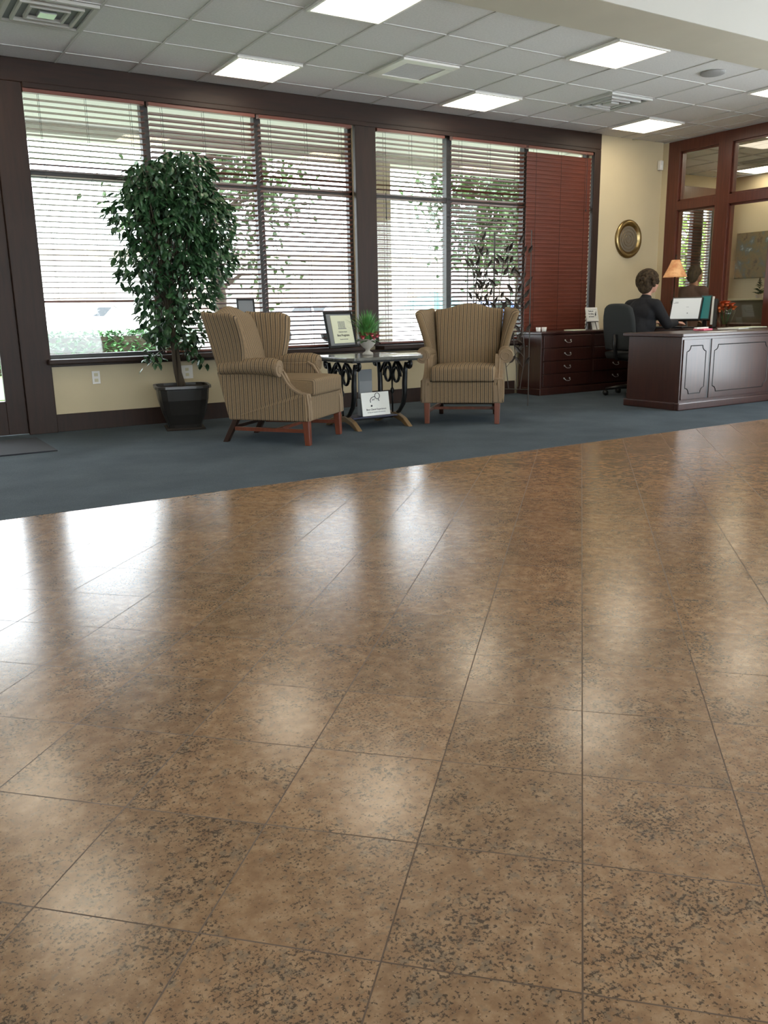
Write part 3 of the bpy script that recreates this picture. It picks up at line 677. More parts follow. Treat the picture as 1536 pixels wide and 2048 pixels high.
for (bx_, by_, bz_, rx_, ry_, rz_) in blobs:
    for k in range(7):
        e = Vector((bx_+random.uniform(-.8, .8)*rx_, by_+random.uniform(-.8, .8)*ry_, bz_+random.uniform(-.6, .8)*rz_)); s0 = trunks[k % 3][random.randint(7, 14)]
        mid_ = (s0+e)/2+Vector((0, 0, .08)); tube(bm, [s0, mid_, e], [.007, .005, .002], 5)
low = [((-.04, 0, .70), (-.30, -.05, .60)), ((-.08, 0, .72), (-.33, .05, .68)), ((0, 0, .62), (.14, -.04, .70)), ((.0, 0, .7), (.22, -.02, .60)), ((0, 0, .7), (.12, 0, .78)), ((0, 0, .75), (-.22, 0, .78))]
for s_, e_ in low: tube(bm, [s_, (Vector(s_)+Vector(e_))/2+Vector((0, 0, .05)), e_], [.005, .004, .002], 5)
obj('trunk', bm, 'bark', t, smooth=True)
bm = BM()
for (bx_, by_, bz_, rx_, ry_, rz_) in blobs:
    for k in range(int(430*(rx_*rz_)/.09)):
        while True:
            v = Vector((random.uniform(-1, 1), random.uniform(-1, 1), random.uniform(-1, 1)))
            if .15 < v.length < 1: break
        v = v.normalized()*(v.length**.5)
        c0 = Vector((bx_+v.x*rx_, by_+v.y*ry_, bz_+v.z*rz_)); d = Vector((v.x*.6+random.uniform(-.6, .6), v.y*.6+random.uniform(-.6, .6), random.uniform(-1.1, .0)))
        leaf_on(bm, c0, d, Vector((random.uniform(-.5, .5), random.uniform(-.5, .5), 1)), random.uniform(.06, .095), random.uniform(.032, .05))
for s_, e_ in low:
    for k in range(13):
        c0 = Vector(s_).lerp(Vector(e_), random.uniform(.5, 1.1))+Vector((random.uniform(-.05, .05), random.uniform(-.05, .05), random.uniform(-.04, .05)))
        leaf_on(bm, c0, Vector((random.uniform(-.8, .8), random.uniform(-.8, .8), random.uniform(-1, -.1))), Vector((0, 0, 1)), .075, .036)
obj('foliage', bm, 'ficus', t)
# outlet and switch plates
for nm, x, z, w, h, lb in (('wall_outlet', 1.877, .464, .07, .115, 'small white outlet low on the wall left of the ficus pot'), ('wall_outlet', 2.73, .47, .115, .125, 'wide white double outlet low on the wall behind the ficus pot')):
    o_ = thing(nm, lb, 'outlet', (x, YW+.014, z)); bm = BM(); box(bm, -w/2, w/2, -.006, .006, -h/2, h/2); obj('plate', bm, 'white', o_, bevel=.002)
    for dz in (-.025, .025):
        bm = BM(); box(bm, -.017, .017, -.008, -.006, dz-.014, dz+.014); obj('socket', bm, 'ledge', o_, bevel=.002)
bm = BM(); box(bm, -.4, 1.26, 6.75, 7.6, .002, .012); o = obj('door_mat', bm, 'mat', bevel=.003); tag(o, 'dark entrance mat on the carpet at the left edge', 'mat')

# ------------------------------------------------------------------ folding metal screen
t = thing('metal_screen', 'tall folding metal screen with leafy branches behind the right armchair', 'screen', (5.84, 7.12, .002))
pts_s = [(-.06, .38), (.0, .0), (.19, -.36)]
rnd = random.Random(3)
for (p0, p1) in zip(pts_s, pts_s[1:]):
    p0 = Vector((*p0, 0)); p1 = Vector((*p1, 0)); U = (p1-p0).normalized(); N = Vector((-U.y, U.x, 0)); Wd = (p1-p0).length
    F = lambda u, z: p0+U*u+Vector((0, 0, z))
    bm = BM(); tube(bm, [F(.004, 0), F(.004, 1.77), F(Wd-.004, 1.77), F(Wd-.004, 0)], .006, 6); tube(bm, [F(.004, .17), F(Wd-.004, .17)], .006, 6); pf = obj('panel_frame', bm, 'screen_iron', t)
    bm = BM(); lb_ = BM()
    for k in range(4):
        u = Wd*(.2+.2*k); pth = []; ph = rnd.uniform(0, 6)
        top = rnd.uniform(1.35, 1.66)
        for j in range(13):
            z = .17+(top-.17)*j/12; pth.append(F(min(Wd-.02, max(.02, u+.025*math.sin(ph+j*.7))), z))
        tube(bm, pth, .0045, 6)
        for j in range(2, 13):
            for sd in (-1, 1):
                if rnd.random() < .62:
                    d = (U*sd*.6+Vector((0, 0, .8))+N*rnd.uniform(-.4, .4)).normalized(); c0 = pth[j]; e_ = c0+d*.05
                    tube(bm, [c0, e_], .0025, 5); leaf_on(lb_, e_, d, N, rnd.uniform(.09, .14), .040)
        for j in (4, 8): ell(lb_, pth[j]+U*.03, .010, 8, 6)
    obj('branches', bm, 'screen_iron', pf); o = obj('metal_leaves', lb_, 'screen_iron', pf); s_ = o.modifiers.new('s', 'SOLIDIFY'); s_.thickness = .002

# ------------------------------------------------------------------ chest of drawers
CX0, CX1, CY0, CY1, CZ = 6.84, 8.50, 7.47, 7.865, .735
t = thing('chest_of_drawers', 'low dark wood chest of drawers under the closed red blind', 'cabinet', (CX0, CY0, .002))
w = CX1-CX0; d = CY1-CY0
bm = BM(); box(bm, .01, w-.01, .01, d, .06, CZ-.03); obj('body', bm, 'mahog', t, bevel=.004)
bm = BM(); box(bm, -.015, w+.015, -.015, d+.003, CZ-.03, CZ); obj('top', bm, 'mahog', t, bevel=.006)
bm = BM(); box(bm, -.012, w+.012, -.012, d, 0, .08); obj('plinth', bm, 'mahog', t, bevel=.008)
for c_ in range(2):
    for k in range(4):
        x0 = .04+c_*(w/2-.01); x1 = x0+w/2-.07; z0 = .10+k*.149
        bm = BM(); box(bm, x0, x1, -.006, .012, z0, z0+.14); dr = obj('drawer', bm, 'mahog', t, bevel=.004)
        xm = (x0+x1)/2; z = z0+.07
        bm = BM(); tube(bm, [(xm-.045, -.008, z+.012), (xm-.04, -.026, z-.004), (xm-.02, -.03, z-.014), (xm+.02, -.03, z-.014), (xm+.04, -.026, z-.004), (xm+.045, -.008, z+.012)], .004, 6)
        for sx in (-1, 1): cyl(bm, (xm+sx*.045, -.005, z+.013), (xm+sx*.045, -.012, z+.013), .011, .009, 10)
        obj('handle', bm, 'silver', dr, smooth=True)
for k, (x, lb) in enumerate(((6.93, 'left of two small white cups on the chest of drawers'), (7.02, 'right of two small white cups on the chest of drawers'))):
    bm = BM(); lathe(bm, [(.022, 0), (.026, .004), (.03, .05), (.026, .05), (.022, .01)], 16); o = obj('small_cup', bm, 'white', smooth=True); o.location = (x, 7.62, CZ+.002); tag(o, lb, 'cup', 'white cups')
bm = BM(); box(bm, -.12, .12, -.07, .07, 0, .012, Matrix.Rotation(R(8), 4, 'Z')); o = obj('letter_tray', bm, 'paperg', bevel=.002); o.location = (7.48, 7.58, CZ+.002); tag(o, 'flat pale booklet lying on the chest of drawers', 'booklet')
t = thing('photo_easel', 'white framed card on a small easel at the right of the chest of drawers', 'picture frame', (7.80, 7.60, CZ+.002), R(12))
L = Matrix.Translation((0, 0, .10)) @ Matrix.Rotation(-R(12), 4, 'X'); bm = BM(); w2, h2 = .125, .15
box(bm, -w2, w2, -.008, .008, 0, .022, L); box(bm, -w2, w2, -.008, .008, h2-.022+.02, h2+.02, L); box(bm, -w2, -w2+.022, -.008, .008, .022, h2, L); box(bm, w2-.022, w2, -.008, .008, .022, h2, L); obj('frame', bm, 'white', t, bevel=.003)
bm = BM(); box(bm, -w2+.02, w2-.02, -.003, .003, .02, h2, L); obj('card', bm, 'paper', t)
for k, s in enumerate(('Thank you', 'for visiting', 'our branch')): text('lettering', s, .026, 'ink', t, L @ Vector((-.025, -.005, .118-k*.033)), (R(78), 0, 0))
bm = BM(); tube(bm, [L @ Vector((.055, -.005, .06)), L @ Vector((.065, -.005, .10)), L @ Vector((.075, -.005, .07)), L @ Vector((.085, -.005, .12))], .003, 5); obj('flourish', bm, 'ink', t)
bm = BM(); tube(bm, [(-.05, .01, .12), (-.07, -.02, 0)], .005, 6); tube(bm, [(.05, .01, .12), (.07, -.02, 0)], .005, 6); tube(bm, [(0, .03, .2), (0, .12, 0)], .005, 6); box(bm, -.09, .09, -.02, .015, .092, .1); obj('easel_legs', bm, 'black', t)
bm = BM(); box(bm, -.06, .06, 0, .005, 0, .10, Matrix.Rotation(-R(15), 4, 'X')); o = obj('leaning_card', bm, 'paper'); o.location = (7.92, 7.66, CZ+.002); tag(o, 'blank pale card leaning behind the small easel on the chest', 'card')
# brass plate and sensor on the wall
t = thing('wall_plate', 'round brass plate with raised rim hanging on the beige wall', 'wall decoration', (8.705, YW+.016, 1.853))
bm = BM(); lathe(bm, [(.238, 0), (.238, .012), (.225, .028), (.20, .034), (.18, .026), (.165, .012), (.16, .009)], 48); o = obj('rim', bm, 'brass', t, smooth=True); o.rotation_euler = (R(90), 0, 0)
bm = BM(); lathe(bm, [(.162, 0), (.162, .008), (.155, .010)], 48); o = obj('centre_disc', bm, mat('dull_grey_bronze', (.20, .17, .13), .5, .6), t); o.rotation_euler = (R(90), 0, 0)
bm = BM(); lathe(bm, [(.004, 0), (.003, .012)], 12); 
for rr2 in (.05, .09, .13): tube(bm, [(rr2*math.cos(k/32*6.283), rr2*math.sin(k/32*6.283), .011) for k in range(33)], .002, 5)
o = obj('engraving', bm, 'brass', t); o.rotation_euler = (R(90), 0, 0)
t = thing('motion_sensor', 'small white motion sensor high in the wall corner', 'sensor', (9.21, YW-.012, 2.77)); bm = BM(); box(bm, -.03, .03, -.025, .025, -.06, .06); obj('housing', bm, 'white', t, bevel=.01, seg=3)
bm = BM(); ell(bm, (0, -.022, -.02), (.02, .012, .022)); obj('lens', bm, 'paper', t, smooth=True)

# ------------------------------------------------------------------ desk
DZ = .742
t = thing('reception_desk', 'dark mahogany reception desk with panelled front at the right edge', 'desk', (6.82, 5.47, .002))
bm = BM(); prism(bm, [(-.03, -.03), (2.42, -.03), (2.42, 1.92), (1.42, 1.92), (1.35, .72), (-.03, .72)], lambda a, b: Vector((a, b, DZ-.035)), lambda a, b: Vector((a, b, DZ))); obj('desktop', bm, 'mahog', t, bevel=.008, seg=3)
bm = BM(); box(bm, 0, 2.42, 0, .025, .05, DZ-.035); obj('front_panel', bm, 'mahog', t)
bm = BM(); box(bm, 0, .025, .025, .66, .05, DZ-.035); obj('end_panel', bm, 'mahog', t)
bm = BM(); box(bm, .025, 1.39, .60, .62, .2, DZ-.035); obj('modesty_panel', bm, 'mahog', t)
bm = BM(); box(bm, 2.36, 2.40, .03, 1.88, .02, DZ-.035); obj('end_panel', bm, 'mahog', t)
bm = BM(); box(bm, -.025, 2.44, -.025, .03, 0, .075); box(bm, -.025, .03, .03, .68, 0, .075); obj('plinth', bm, 'mahog', t, bevel=.01)
for k, (x0, x1) in enumerate(((.02, .405), (.435, 1.41), (1.44, 2.41))):
    bm = BM(); box(bm, x0, x1, -.010, .0, .10, DZ-.06); pn = obj('raised_panel', bm, 'mahog', t, bevel=.003)
    bm = BM(); ax0, ax1, az0, az1, n_ = x0+.05, x1-.05, .16, DZ-.12, .055
    out = []
    for (cx, cz, a0, a1) in ((ax0, az0, 90, 0), (ax1, az0, 180, 90), (ax1, az1, 270, 180), (ax0, az1, 360, 270)):
        for j in range(7):
            an = R(a0+(a1-a0)*j/6); out.append((cx+n_*math.cos(an), -.011, cz+n_*math.sin(an)))
    out.append(out[0]); tube(bm, out, .0045, 5); obj('inlay_line', bm, 'black', pn)
for x in (.42, 1.425):
    bm = BM(); box(bm, x-.012, x+.012, -.004, .001, .10, DZ-.06); obj('groove', bm, 'black', t)
# things on the desk
def monitor(label, loc, rz, scr, w=.46, h=.30, lean=12, marks=False):
    t = thing('computer_monitor', label, 'monitor', loc, rz); L = Matrix.Translation((0, 0, .09)) @ Matrix.Rotation(-R(lean), 4, 'X')
    bm = BM(); box(bm, -w/2, w/2, 0, .035, 0, h, L); obj('bezel', bm, 'black', t, bevel=.005)
    bm = BM(); box(bm, -w/2+.015, w/2-.015, -.003, 0, .018, h-.015, L); s_ = obj('screen', bm, scr, t)
    if marks:
        bm = BM()
        for (u, v, a_, b_) in ((-.12, .22, .04, .004), (-.13, .21, .06, .004), (0.02, .16, .03, .003), (.03, .08, .012, .012)): box(bm, u-a_/2, u+a_/2, -.0042, -.003, v, v+b_, L)
        obj('screen_content', bm, 'greyfold', s_)
    bm = BM(); lathe(bm, [(.11, 0), (.11, .01), (.03, .018), (.025, .12)], 20, (0, .05, 0)); obj('stand', bm, 'black', t, smooth=True); return t
monitor('computer monitor with a white screen in front of the person in black', (8.53, 6.84, DZ+.004), R(-72), 'lcd', .37, .285, 19, True)
monitor('second monitor with a dark teal screen, beside the white one', (8.665, 6.66, DZ+.004), R(-66), 'teal', .13, .30, 16)
t = thing('file_stand', 'upright silver edged file stand beside the teal monitor', 'file stand', (8.665, 6.55, DZ+.010), R(-60))
bm = BM(); box(bm, -.012, .012, -.01, .01, 0, .33, Matrix.Translation((0, 0, .03)) @ Matrix.Rotation(-R(12), 4, 'X')); obj('silver_edge', bm, 'silver', t); bm = BM(); box(bm, .013, .05, -.01, .10, 0, .33, Matrix.Translation((0, 0, .0)) @ Matrix.Rotation(-R(8), 4, 'X')); obj('folder', bm, 'black', t)
t = thing('glass_vase', 'clear glass vase of orange and red flowers on the desk', 'vase', (8.885, 6.53, DZ+.004))
bm = BM(); lathe(bm, [(.035, 0), (.045, .004), (.04, .02), (.075, .07), (.10, .14), (.115, .20), (.11, .20), (.095, .14), (.07, .075), (.03, .03)], 24); obj('vase_body', bm, 'vaseglass', t, smooth=True)
for k in range(30):
    an = random.uniform(0, 6.283); el = random.uniform(.0, 1.5); c0 = Vector((math.cos(an)*math.cos(el)*.105, math.sin(an)*math.cos(el)*.105, .19+math.sin(el)*.10)); bm = BM()
    for j in range(3): petals(bm, c0+Vector((0, 0, .006*j)), .048-.010*j, 8)
    ell(bm, c0, .018, 8, 5); obj('flower', bm, 'orange', t)
bm = BM()
for k in range(10):
    an = k*.628; tube(bm, [(math.cos(an)*.02, math.sin(an)*.02, .04), (math.cos(an)*.07, math.sin(an)*.07, .21)], .003, 5)
obj('stems', bm, 'fern', t)
def slip(name, label, cat, x, y, w, d, m, rz, z=0, th=.004):
    bm = BM(); box(bm, -w/2, w/2, -d/2, d/2, 0, th); o = obj(name, bm, m, bevel=.001); o.location = (x, y, DZ+.004+z); o.rotation_euler = (0, 0, R(rz)); return tag(o, label, cat)
slip('paper_stack', 'loose white papers fanned on the desk right of the flowers', 'paper', 8.35, 6.0, .34, .24, 'paper', 12, 0, .012)
slip('magazine', 'open magazine lying on the papers at the right edge', 'magazine', 8.55, 5.95, .28, .2, 'paperg', -14, .0125, .008)
slip('white_sheet', 'white sheet at the front edge of the desk', 'paper', 7.42, 5.52, .46, .10, 'paper', 0, 0, .003)
slip('pink_notebook', 'pink notebook on the desk before the monitors', 'notebook', 7.78, 5.98, .19, .12, mat('pink_cover', (.75, .16, .24), .5), 10, .0, .018)
slip('white_pen_case', 'white pen case lying on the pink notebook', 'pen case', 7.74, 5.97, .26, .035, 'paper', 12, .0185, .014)
t = thing('keyboard', 'black keyboard in front of the white monitor', 'keyboard', (8.31, 6.86, DZ+.004), R(-80)); bm = BM(); box(bm, -.2, .2, -.07, .07, 0, .02); obj('case', bm, 'black', t, bevel=.004)
bm = BM()
for i in range(14):
    for j in range(4): box(bm, -.19+i*.027, -.168+i*.027, -.055+j*.028, -.033+j*.028, .02, .024)
obj('keys', bm, 'greyfold', t)
t = thing('table_lamp', 'table lamp with an amber parchment shade near the partition', 'lamp', (8.80, 7.225, DZ+.004))
bm = BM(); lathe(bm, [(.075, 0), (.08, .012), (.03, .03), (.012, .06), (.010, .25), (.03, .28), (.04, .31), (.02, .34), (.008, .36), (.008, .62)], 20); obj('base', bm, 'lampbase', t, smooth=True)
bm = BM(); lathe(bm, [(.145, .605), (.118, .66), (.088, .72), (.062, .78), (.050, .81), (.045, .81), (.058, .78), (.084, .72), (.114, .66), (.141, .605)], 32, close=False); obj('lamp_shade', bm, 'shade', t, smooth=True)
bm = BM(); lathe(bm, [(.008, .62), (.012, .82), (.006, .84), (.012, .87)], 12); obj('finial', bm, 'lampbase', t)

# ------------------------------------------------------------------ office chair
t = thing('office_chair', 'dark grey swivel chair the person in black sits on', 'office chair', (7.68, 6.84, .002), R(-90))   # local +y faces +x
bm = BM()
for k in range(5):
    an = R(90+72*k); tube(bm, [(0, 0, .10), (math.cos(an)*.15, math.sin(an)*.15, .095), (math.cos(an)*.29, math.sin(an)*.29, .075)], [.028, .022, .016], 8)
obj('star_base', bm, 'black', t, smooth=True)
for k in range(5):
    an = R(90+72*k); bm = BM(); c0 = Vector((math.cos(an)*.29, math.sin(an)*.29, .03)); s_ = Vector((-math.sin(an), math.cos(an), 0)); cyl(bm, c0-s_*.022, c0+s_*.022, .03, .03, 14); obj('caster', bm, 'black', t, smooth=True)
bm = BM(); cyl(bm, (0, 0, .09), (0, 0, .42), .028, .022); obj('gas_lift', bm, 'black', t)
bm = BM(); slab(bm, lambda u, v: Vector(((u-.5)*.48, (v-.5)*.46, .50-.02*(2*u-1)**2*0+.012*math.sin(v*3))), lambda u, v: Vector(((u-.5)*.44, (v-.5)*.43, .42)), 8, 8); obj('seat', bm, 'chairgrey', t, bevel=.03, seg=3, smooth=True)
def cb_(u, v, fr):
    x = 2*u-1; w_ = .225*(1-.25*max(0, v-.75)**1.2*2)*(.92+.08*math.sin(v*3)); z = .52+.52*v - .05*abs(x)**4*v; return Vector((x*w_, -.24-.06*v+(.035 if fr else -.03)+.03*x*x, z))
bm = BM(); slab(bm, lambda u, v: cb_(u, v, True), lambda u, v: cb_(u, v, False), 10, 10); obj('backrest', bm, 'chairgrey', t, bevel=.025, seg=3, smooth=True)
bm = BM(); tube(bm, [(0, -.05, .41), (0, -.26, .43), (0, -.30, .55), (0, -.30, .7)], .022, 8); obj('back_bracket', bm, 'black', t, smooth=True)
for sx in (-1, 1):
    bm = BM(); tube(bm, [(sx*.20, 0, .43), (sx*.27, 0, .45), (sx*.27, 0, .64)], .014, 8); box(bm, sx*.27-.03, sx*.27+.03, -.12, .12, .64, .665); obj('armrest', bm, 'black', t, bevel=.006)

# ------------------------------------------------------------------ people
def blob(name, caps, vox, m, parent, ells=(), smooth=4):
    bm = BM()
    for (p0, r0, p1, r1) in caps:
        p0, p1 = Vector(p0), Vector(p1); n = 6; tube(bm, [p0.lerp(p1, k/n) for k in range(n+1)], [r0+(r1-r0)*k/n for k in range(n+1)], 14); ell(bm, p0, r0, 14, 10); ell(bm, p1, r1, 14, 10)
    for e_ in ells: ell(bm, *e_[:2], 18, 12, e_[2] if len(e_) > 2 else None)
    o = obj(name, bm, m, parent, smooth=True)
    r_ = o.modifiers.new('remesh', 'REMESH'); r_.mode = 'VOXEL'; r_.voxel_size = vox; r_.use_smooth_shade = True
    if smooth: s_ = o.modifiers.new('smooth', 'SMOOTH'); s_.iterations = smooth; s_.factor = .5
    return o
def hand_caps(wr, d, up, side, curl=.5, L=.17):
    """palm and five fingers as capsules; d points along the forearm, up is the back of the hand"""
    d = d.normalized(); up = (up-d*up.dot(d)).normalized(); s = d.cross(up)*side; out = []
    kn = wr+d*L*.5
    for k in range(4): out.append((wr+s*(.012-.008*k), .014, kn+s*(.030-.020*k), .011))
    for k, fl in enumerate((.42, .48, .45, .36)):
        p = kn+s*(.030-.020*k); a = p+(d*math.cos(curl)-up*math.sin(curl))*L*fl*.45; b = a+(d*math.cos(curl*1.8)-up*math.sin(curl*1.8))*L*fl*.33; e = b+(d*math.cos(curl*2.4)-up*math.sin(curl*2.4))*L*fl*.25
        out += [(p, .0095, a, .0085), (a, .0085, b, .008), (b, .008, e, .0068)]
    p = wr+d*.025+s*.018; a = p+(d*.6+s*.75-up*.2).normalized()*.042; b = a+(d*.9+s*.3-up*.3).normalized()*.032
    out += [(p, .013, a, .0105), (a, .0105, b, .008)]
    return out
def face(t, hx, hz):
    """eyes, brows and lips; hx is the x of the face front at eye height, hz the eye height"""
    for sy in (-1, 1):
        bm = BM(); ell(bm, Vector((hx-.003, sy*.031, hz)), (.0085, .0115, .0062), 16, 10); e_ = obj('eye', bm, 'paper', t, smooth=True)
        bm = BM(); ell(bm, Vector((hx+.0025, sy*.031, hz)), (.0038, .0055, .0055), 12, 8); obj('iris', bm, 'lampbase', e_, smooth=True)
        bm = BM(); tube(bm, [(hx-.004, sy*.048, hz+.017), (hx+.008, sy*.032, hz+.023), (hx+.009, sy*.016, hz+.019)], [.002, .0035, .0025], 6); obj('eyebrow', bm, 'hair', t)
    bm = BM(); ell(bm, Vector((hx+.012, 0, hz-.061)), (.009, .022, .0045), 16, 8); ell(bm, Vector((hx+.010, 0, hz-.069)), (.009, .019, .005), 16, 8); obj('lips', bm, mat('lip_skin', (.42, .12, .10), .5), t, smooth=True)
# the receptionist: local +x is forward, origin under the hips on the floor
t = thing('person', 'seated person in a black sweater with short curly brown hair at the computer', 'person', (7.74, 6.85, .002))
def V(*a): return Vector(a)
neck, head = V(.13, 0, 1.11), V(.185, 0, 1.27)
caps = [(V(0, 0, .56), .14, V(.03, 0, .75), .13), (V(.03, 0, .75), .125, V(.09, 0, .97), .125), (V(.09, 0, .97), .07, neck, .055), (neck, .052, V(.15, 0, 1.19), .052)]
el = [(V(.175, 0, 1.285), (.098, .078, .115)), (V(.205, 0, 1.225), (.075, .062, .075)), (V(.245, 0, 1.185), (.030, .032, .028))]
el += [(V(.283, 0, 1.245), (.020, .013, .018)), (V(.272, 0, 1.268), (.012, .009, .025)), (V(.272, 0, 1.212), (.012, .022, .007)), (V(.271, 0, 1.200), (.012, .020, .007)), (V(.262, 0, 1.298), (.018, .05, .012))]
for sy in (-1, 1):
    el += [(V(.165, sy*.080, 1.25), (.020, .010, .032)), (V(.262, sy*.03, 1.272), (.010, .013, .008)), (V(.235, sy*.045, 1.235), (.03, .02, .022))]
    caps += [(V(.0, sy*.09, .55), .10, V(.42, sy*.11, .53), .075), (V(.42, sy*.11, .53), .065, V(.44, sy*.12, .12), .042), (V(.42, sy*.12, .07), .035, V(.58, sy*.13, .05), .03)]
    sh = V(.09, sy*.185, 1.02); elb = V(.22 if sy < 0 else .25, sy*.245, .80); wr = V(.455, sy*.17, .815); 
    caps += [(V(.09, sy*.06, 1.0), .07, sh, .055), (sh, .052, elb, .040), (elb, .040, wr, .026)]
    caps += hand_caps(wr, V(1, -sy*.10, -.02), V(0, 0, 1), -sy, .28)
body = blob('body', caps, .0065, 'skin', t, el, 3); face(t, .268, 1.272)
caps = [(V(-.01, 0, .56), .165, V(.02, 0, .75), .155), (V(.02, 0, .75), .15, V(.08, 0, .95), .155), (V(.09, 0, .98), .09, V(.125, 0, 1.09), .066)]
el = [(V(.05, 0, .93), (.135, .20, .13)), (V(.01, 0, .65), (.16, .19, .15)), (V(.07, 0, .80), (.15, .18, .16))]
for sy in (-1, 1):
    sh = V(.08, sy*.185, 1.01); elb = V(.22 if sy < 0 else .25, sy*.245, .80); wr = V(.44, sy*.175, .813)
    caps += [(V(.09, sy*.05, 1.03), .07, sh, .075), (sh, .074, elb, .058), (elb, .058, wr, .042)]
blob('sweater', caps, .010, 'fabblack', t, el, 5)
caps = []
for sy in (-1, 1): caps += [(V(.0, sy*.09, .55), .118, V(.42, sy*.11, .535), .088), (V(.42, sy*.11, .535), .08, V(.44, sy*.12, .14), .06)]
blob('trousers', caps, .012, mat('black_trousers', (.01, .01, .012), .9), t, (), 3)
for sy in (-1, 1):
    bm = BM(); ell(bm, V(.50, sy*.125, .04), (.13, .046, .038), 16, 10); obj('shoe', bm, 'black', t, smooth=True)
rh = random.Random(5); el = [(V(.145, 0, 1.315), (.118, .104, .112)), (V(.10, 0, 1.25), (.080, .096, .11))]
for k in range(420):
    an, e2 = rh.uniform(0, 6.283), rh.uniform(-.5, 1.5); v = V(math.cos(an)*math.cos(e2), math.sin(an)*math.cos(e2), math.sin(e2))
    p = V(.135, 0, 1.29)+V(v.x*.125, v.y*.112, v.z*.122)
    if p.x > .215 and p.z < 1.335: continue
    if p.x > .175 and p.z < 1.26: continue
    el.append((p, (.017, .017, .016)))
blob('hair', [], .0055, 'hair', t, el, 2)
# person behind the glass: leaning to the right
t = thing('person', 'person in a brown shirt leaning over a desk behind the partition glass', 'person', (10.02, 8.03, .002))
caps = [(V(0, 0, .58), .15, V(.03, 0, .82), .15), (V(.03, 0, .82), .15, V(.12, 0, 1.14), .14), (V(.12, 0, 1.14), .07, V(.17, 0, 1.30), .055)]
el = [(V(.20, 0, 1.43), (.095, .077, .112)), (V(.23, 0, 1.38), (.07, .06, .07)), (V(.305, 0, 1.40), (.02, .013, .018)), (V(.12, 0, 1.16), (.13, .20, .10))]
for sy in (-1, 1):
    el += [(V(.19, sy*.078, 1.40), (.02, .01, .032)), (V(.285, sy*.03, 1.425), (.010, .013, .008))]
    caps += [(V(0, sy*.09, .57), .10, V(.42, sy*.11, .55), .075), (V(.42, sy*.11, .55), .065, V(.44, sy*.12, .12), .042), (V(.43, sy*.12, .07), .035, V(.58, sy*.13, .05), .03)]
    sh = V(.12, sy*.19, 1.20); elb = V(.32, sy*.25, 1.07) if sy < 0 else V(.30, sy*.26, .95); wr = V(.56, sy*.20, 1.02) if sy < 0 else V(.50, sy*.2, .80)
    caps += [(V(.12, sy*.06, 1.19), .07, sh, .055), (sh, .052, elb, .042), (elb, .042, wr, .027)] + hand_caps(wr, V(1, -sy*.1, -.4), V(0, 0, 1), -sy, .3)
blob('body', caps, .008, 'skin', t, el, 3)
caps = [(V(0, 0, .60), .175, V(.03, 0, .82), .175), (V(.03, 0, .82), .17, V(.11, 0, 1.12), .165), (V(.12, 0, 1.15), .09, V(.15, 0, 1.24), .065)]
for sy in (-1, 1):
    sh = V(.11, sy*.19, 1.19); elb = V(.32, sy*.25, 1.07) if sy < 0 else V(.30, sy*.26, .95); caps += [(V(.12, sy*.05, 1.19), .08, sh, .085), (sh, .084, elb, .062)]
face(t, .290, 1.425)
blob('shirt', caps, .012, 'brownshirt', t, [(V(.09, 0, 1.12), (.15, .22, .13))], 4)
caps = []
for sy in (-1, 1): caps += [(V(.0, sy*.09, .57), .118, V(.42, sy*.11, .555), .088), (V(.42, sy*.11, .555), .08, V(.44, sy*.12, .14), .06)]
blob('trousers', caps, .014, 'fabblack', t, (), 3)
el = [(V(.165, 0, 1.455), (.108, .092, .098)), (V(.125, 0, 1.40), (.07, .085, .09))]
blob('hair', [], .008, 'hair', t, el, 1)
t = thing('office_stool', 'dark stool under the person in the brown shirt, hidden by the desk', 'stool', (10.0, 8.03, .002))
bm = BM(); lathe(bm, [(.19, .40), (.20, .42), (.20, .45), (.17, .465)], 24); obj('seat', bm, 'chairgrey', t); bm = BM(); cyl(bm, (0, 0, .05), (0, 0, .42), .03); lathe(bm, [(.22, 0), (.22, .02), (.03, .06)], 24); obj('pedestal', bm, 'black', t)

# ------------------------------------------------------------------ office furniture seen through the glass
t = thing('office_desk', 'dark desk the person behind the glass leans over', 'desk', (10.95, 8.1, .002))
bm = BM(); box(bm, -.45, .45, -.8, .8, .71, .745); obj('desktop', bm, 'mahog', t, bevel=.006)
bm = BM(); box(bm, -.44, -.42, -.75, .75, .08, .71); obj('front_panel', bm, 'mahog', t)
for sy in (-1, 1): bm = BM(); box(bm, -.42, .42, sy*.76-.02, sy*.76+.02, 0, .71); obj('pedestal', bm, 'mahog', t)
t = thing('office_hutch', 'olive cubicle panel with a pale ledge behind the glass', 'panel', (12.1, 8.75, .002))
bm = BM(); box(bm, -.03, .03, -1.0, .72, 0, 1.07); obj('panel', bm, 'olive', t); bm = BM(); box(bm, -.08, .10, -.62, .72, 1.07, 1.10); obj('ledge', bm, 'ledge', t, bevel=.005)  # ledge coloured pale for the light on its top edge
t = thing('cubicle_wall', 'low pale panel behind the partition glass at the right edge', 'panel', (11.55, 7.62, .002)); bm = BM(); box(bm, -.03, .03, -.6, .18, 0, .86); obj('panel', bm, mat('taupe_panel', (.22, .18, .12), .7), t); bm = BM(); box(bm, -.04, .04, -.6, .19, .86, .89); obj('cap', bm, 'ledge', t)
t = thing('small_plant', 'small spiky plant on the pale ledge behind the glass', 'plant', (12.12, 8.33, 1.103))
bm = BM(); lathe(bm, [(.04, 0), (.05, .05), (.045, .05)], 16); obj('pot', bm, 'stone', t)
bm = BM()
for k in range(90):
    z = random.uniform(.05, .30); an = random.uniform(0, 6.283); leaf_on(bm, V(0, 0, z), V(math.cos(an), math.sin(an), .5), V(0, 0, 1), (.34-z)*.42, .02)
obj('leaves', bm, 'treeleaf', t)
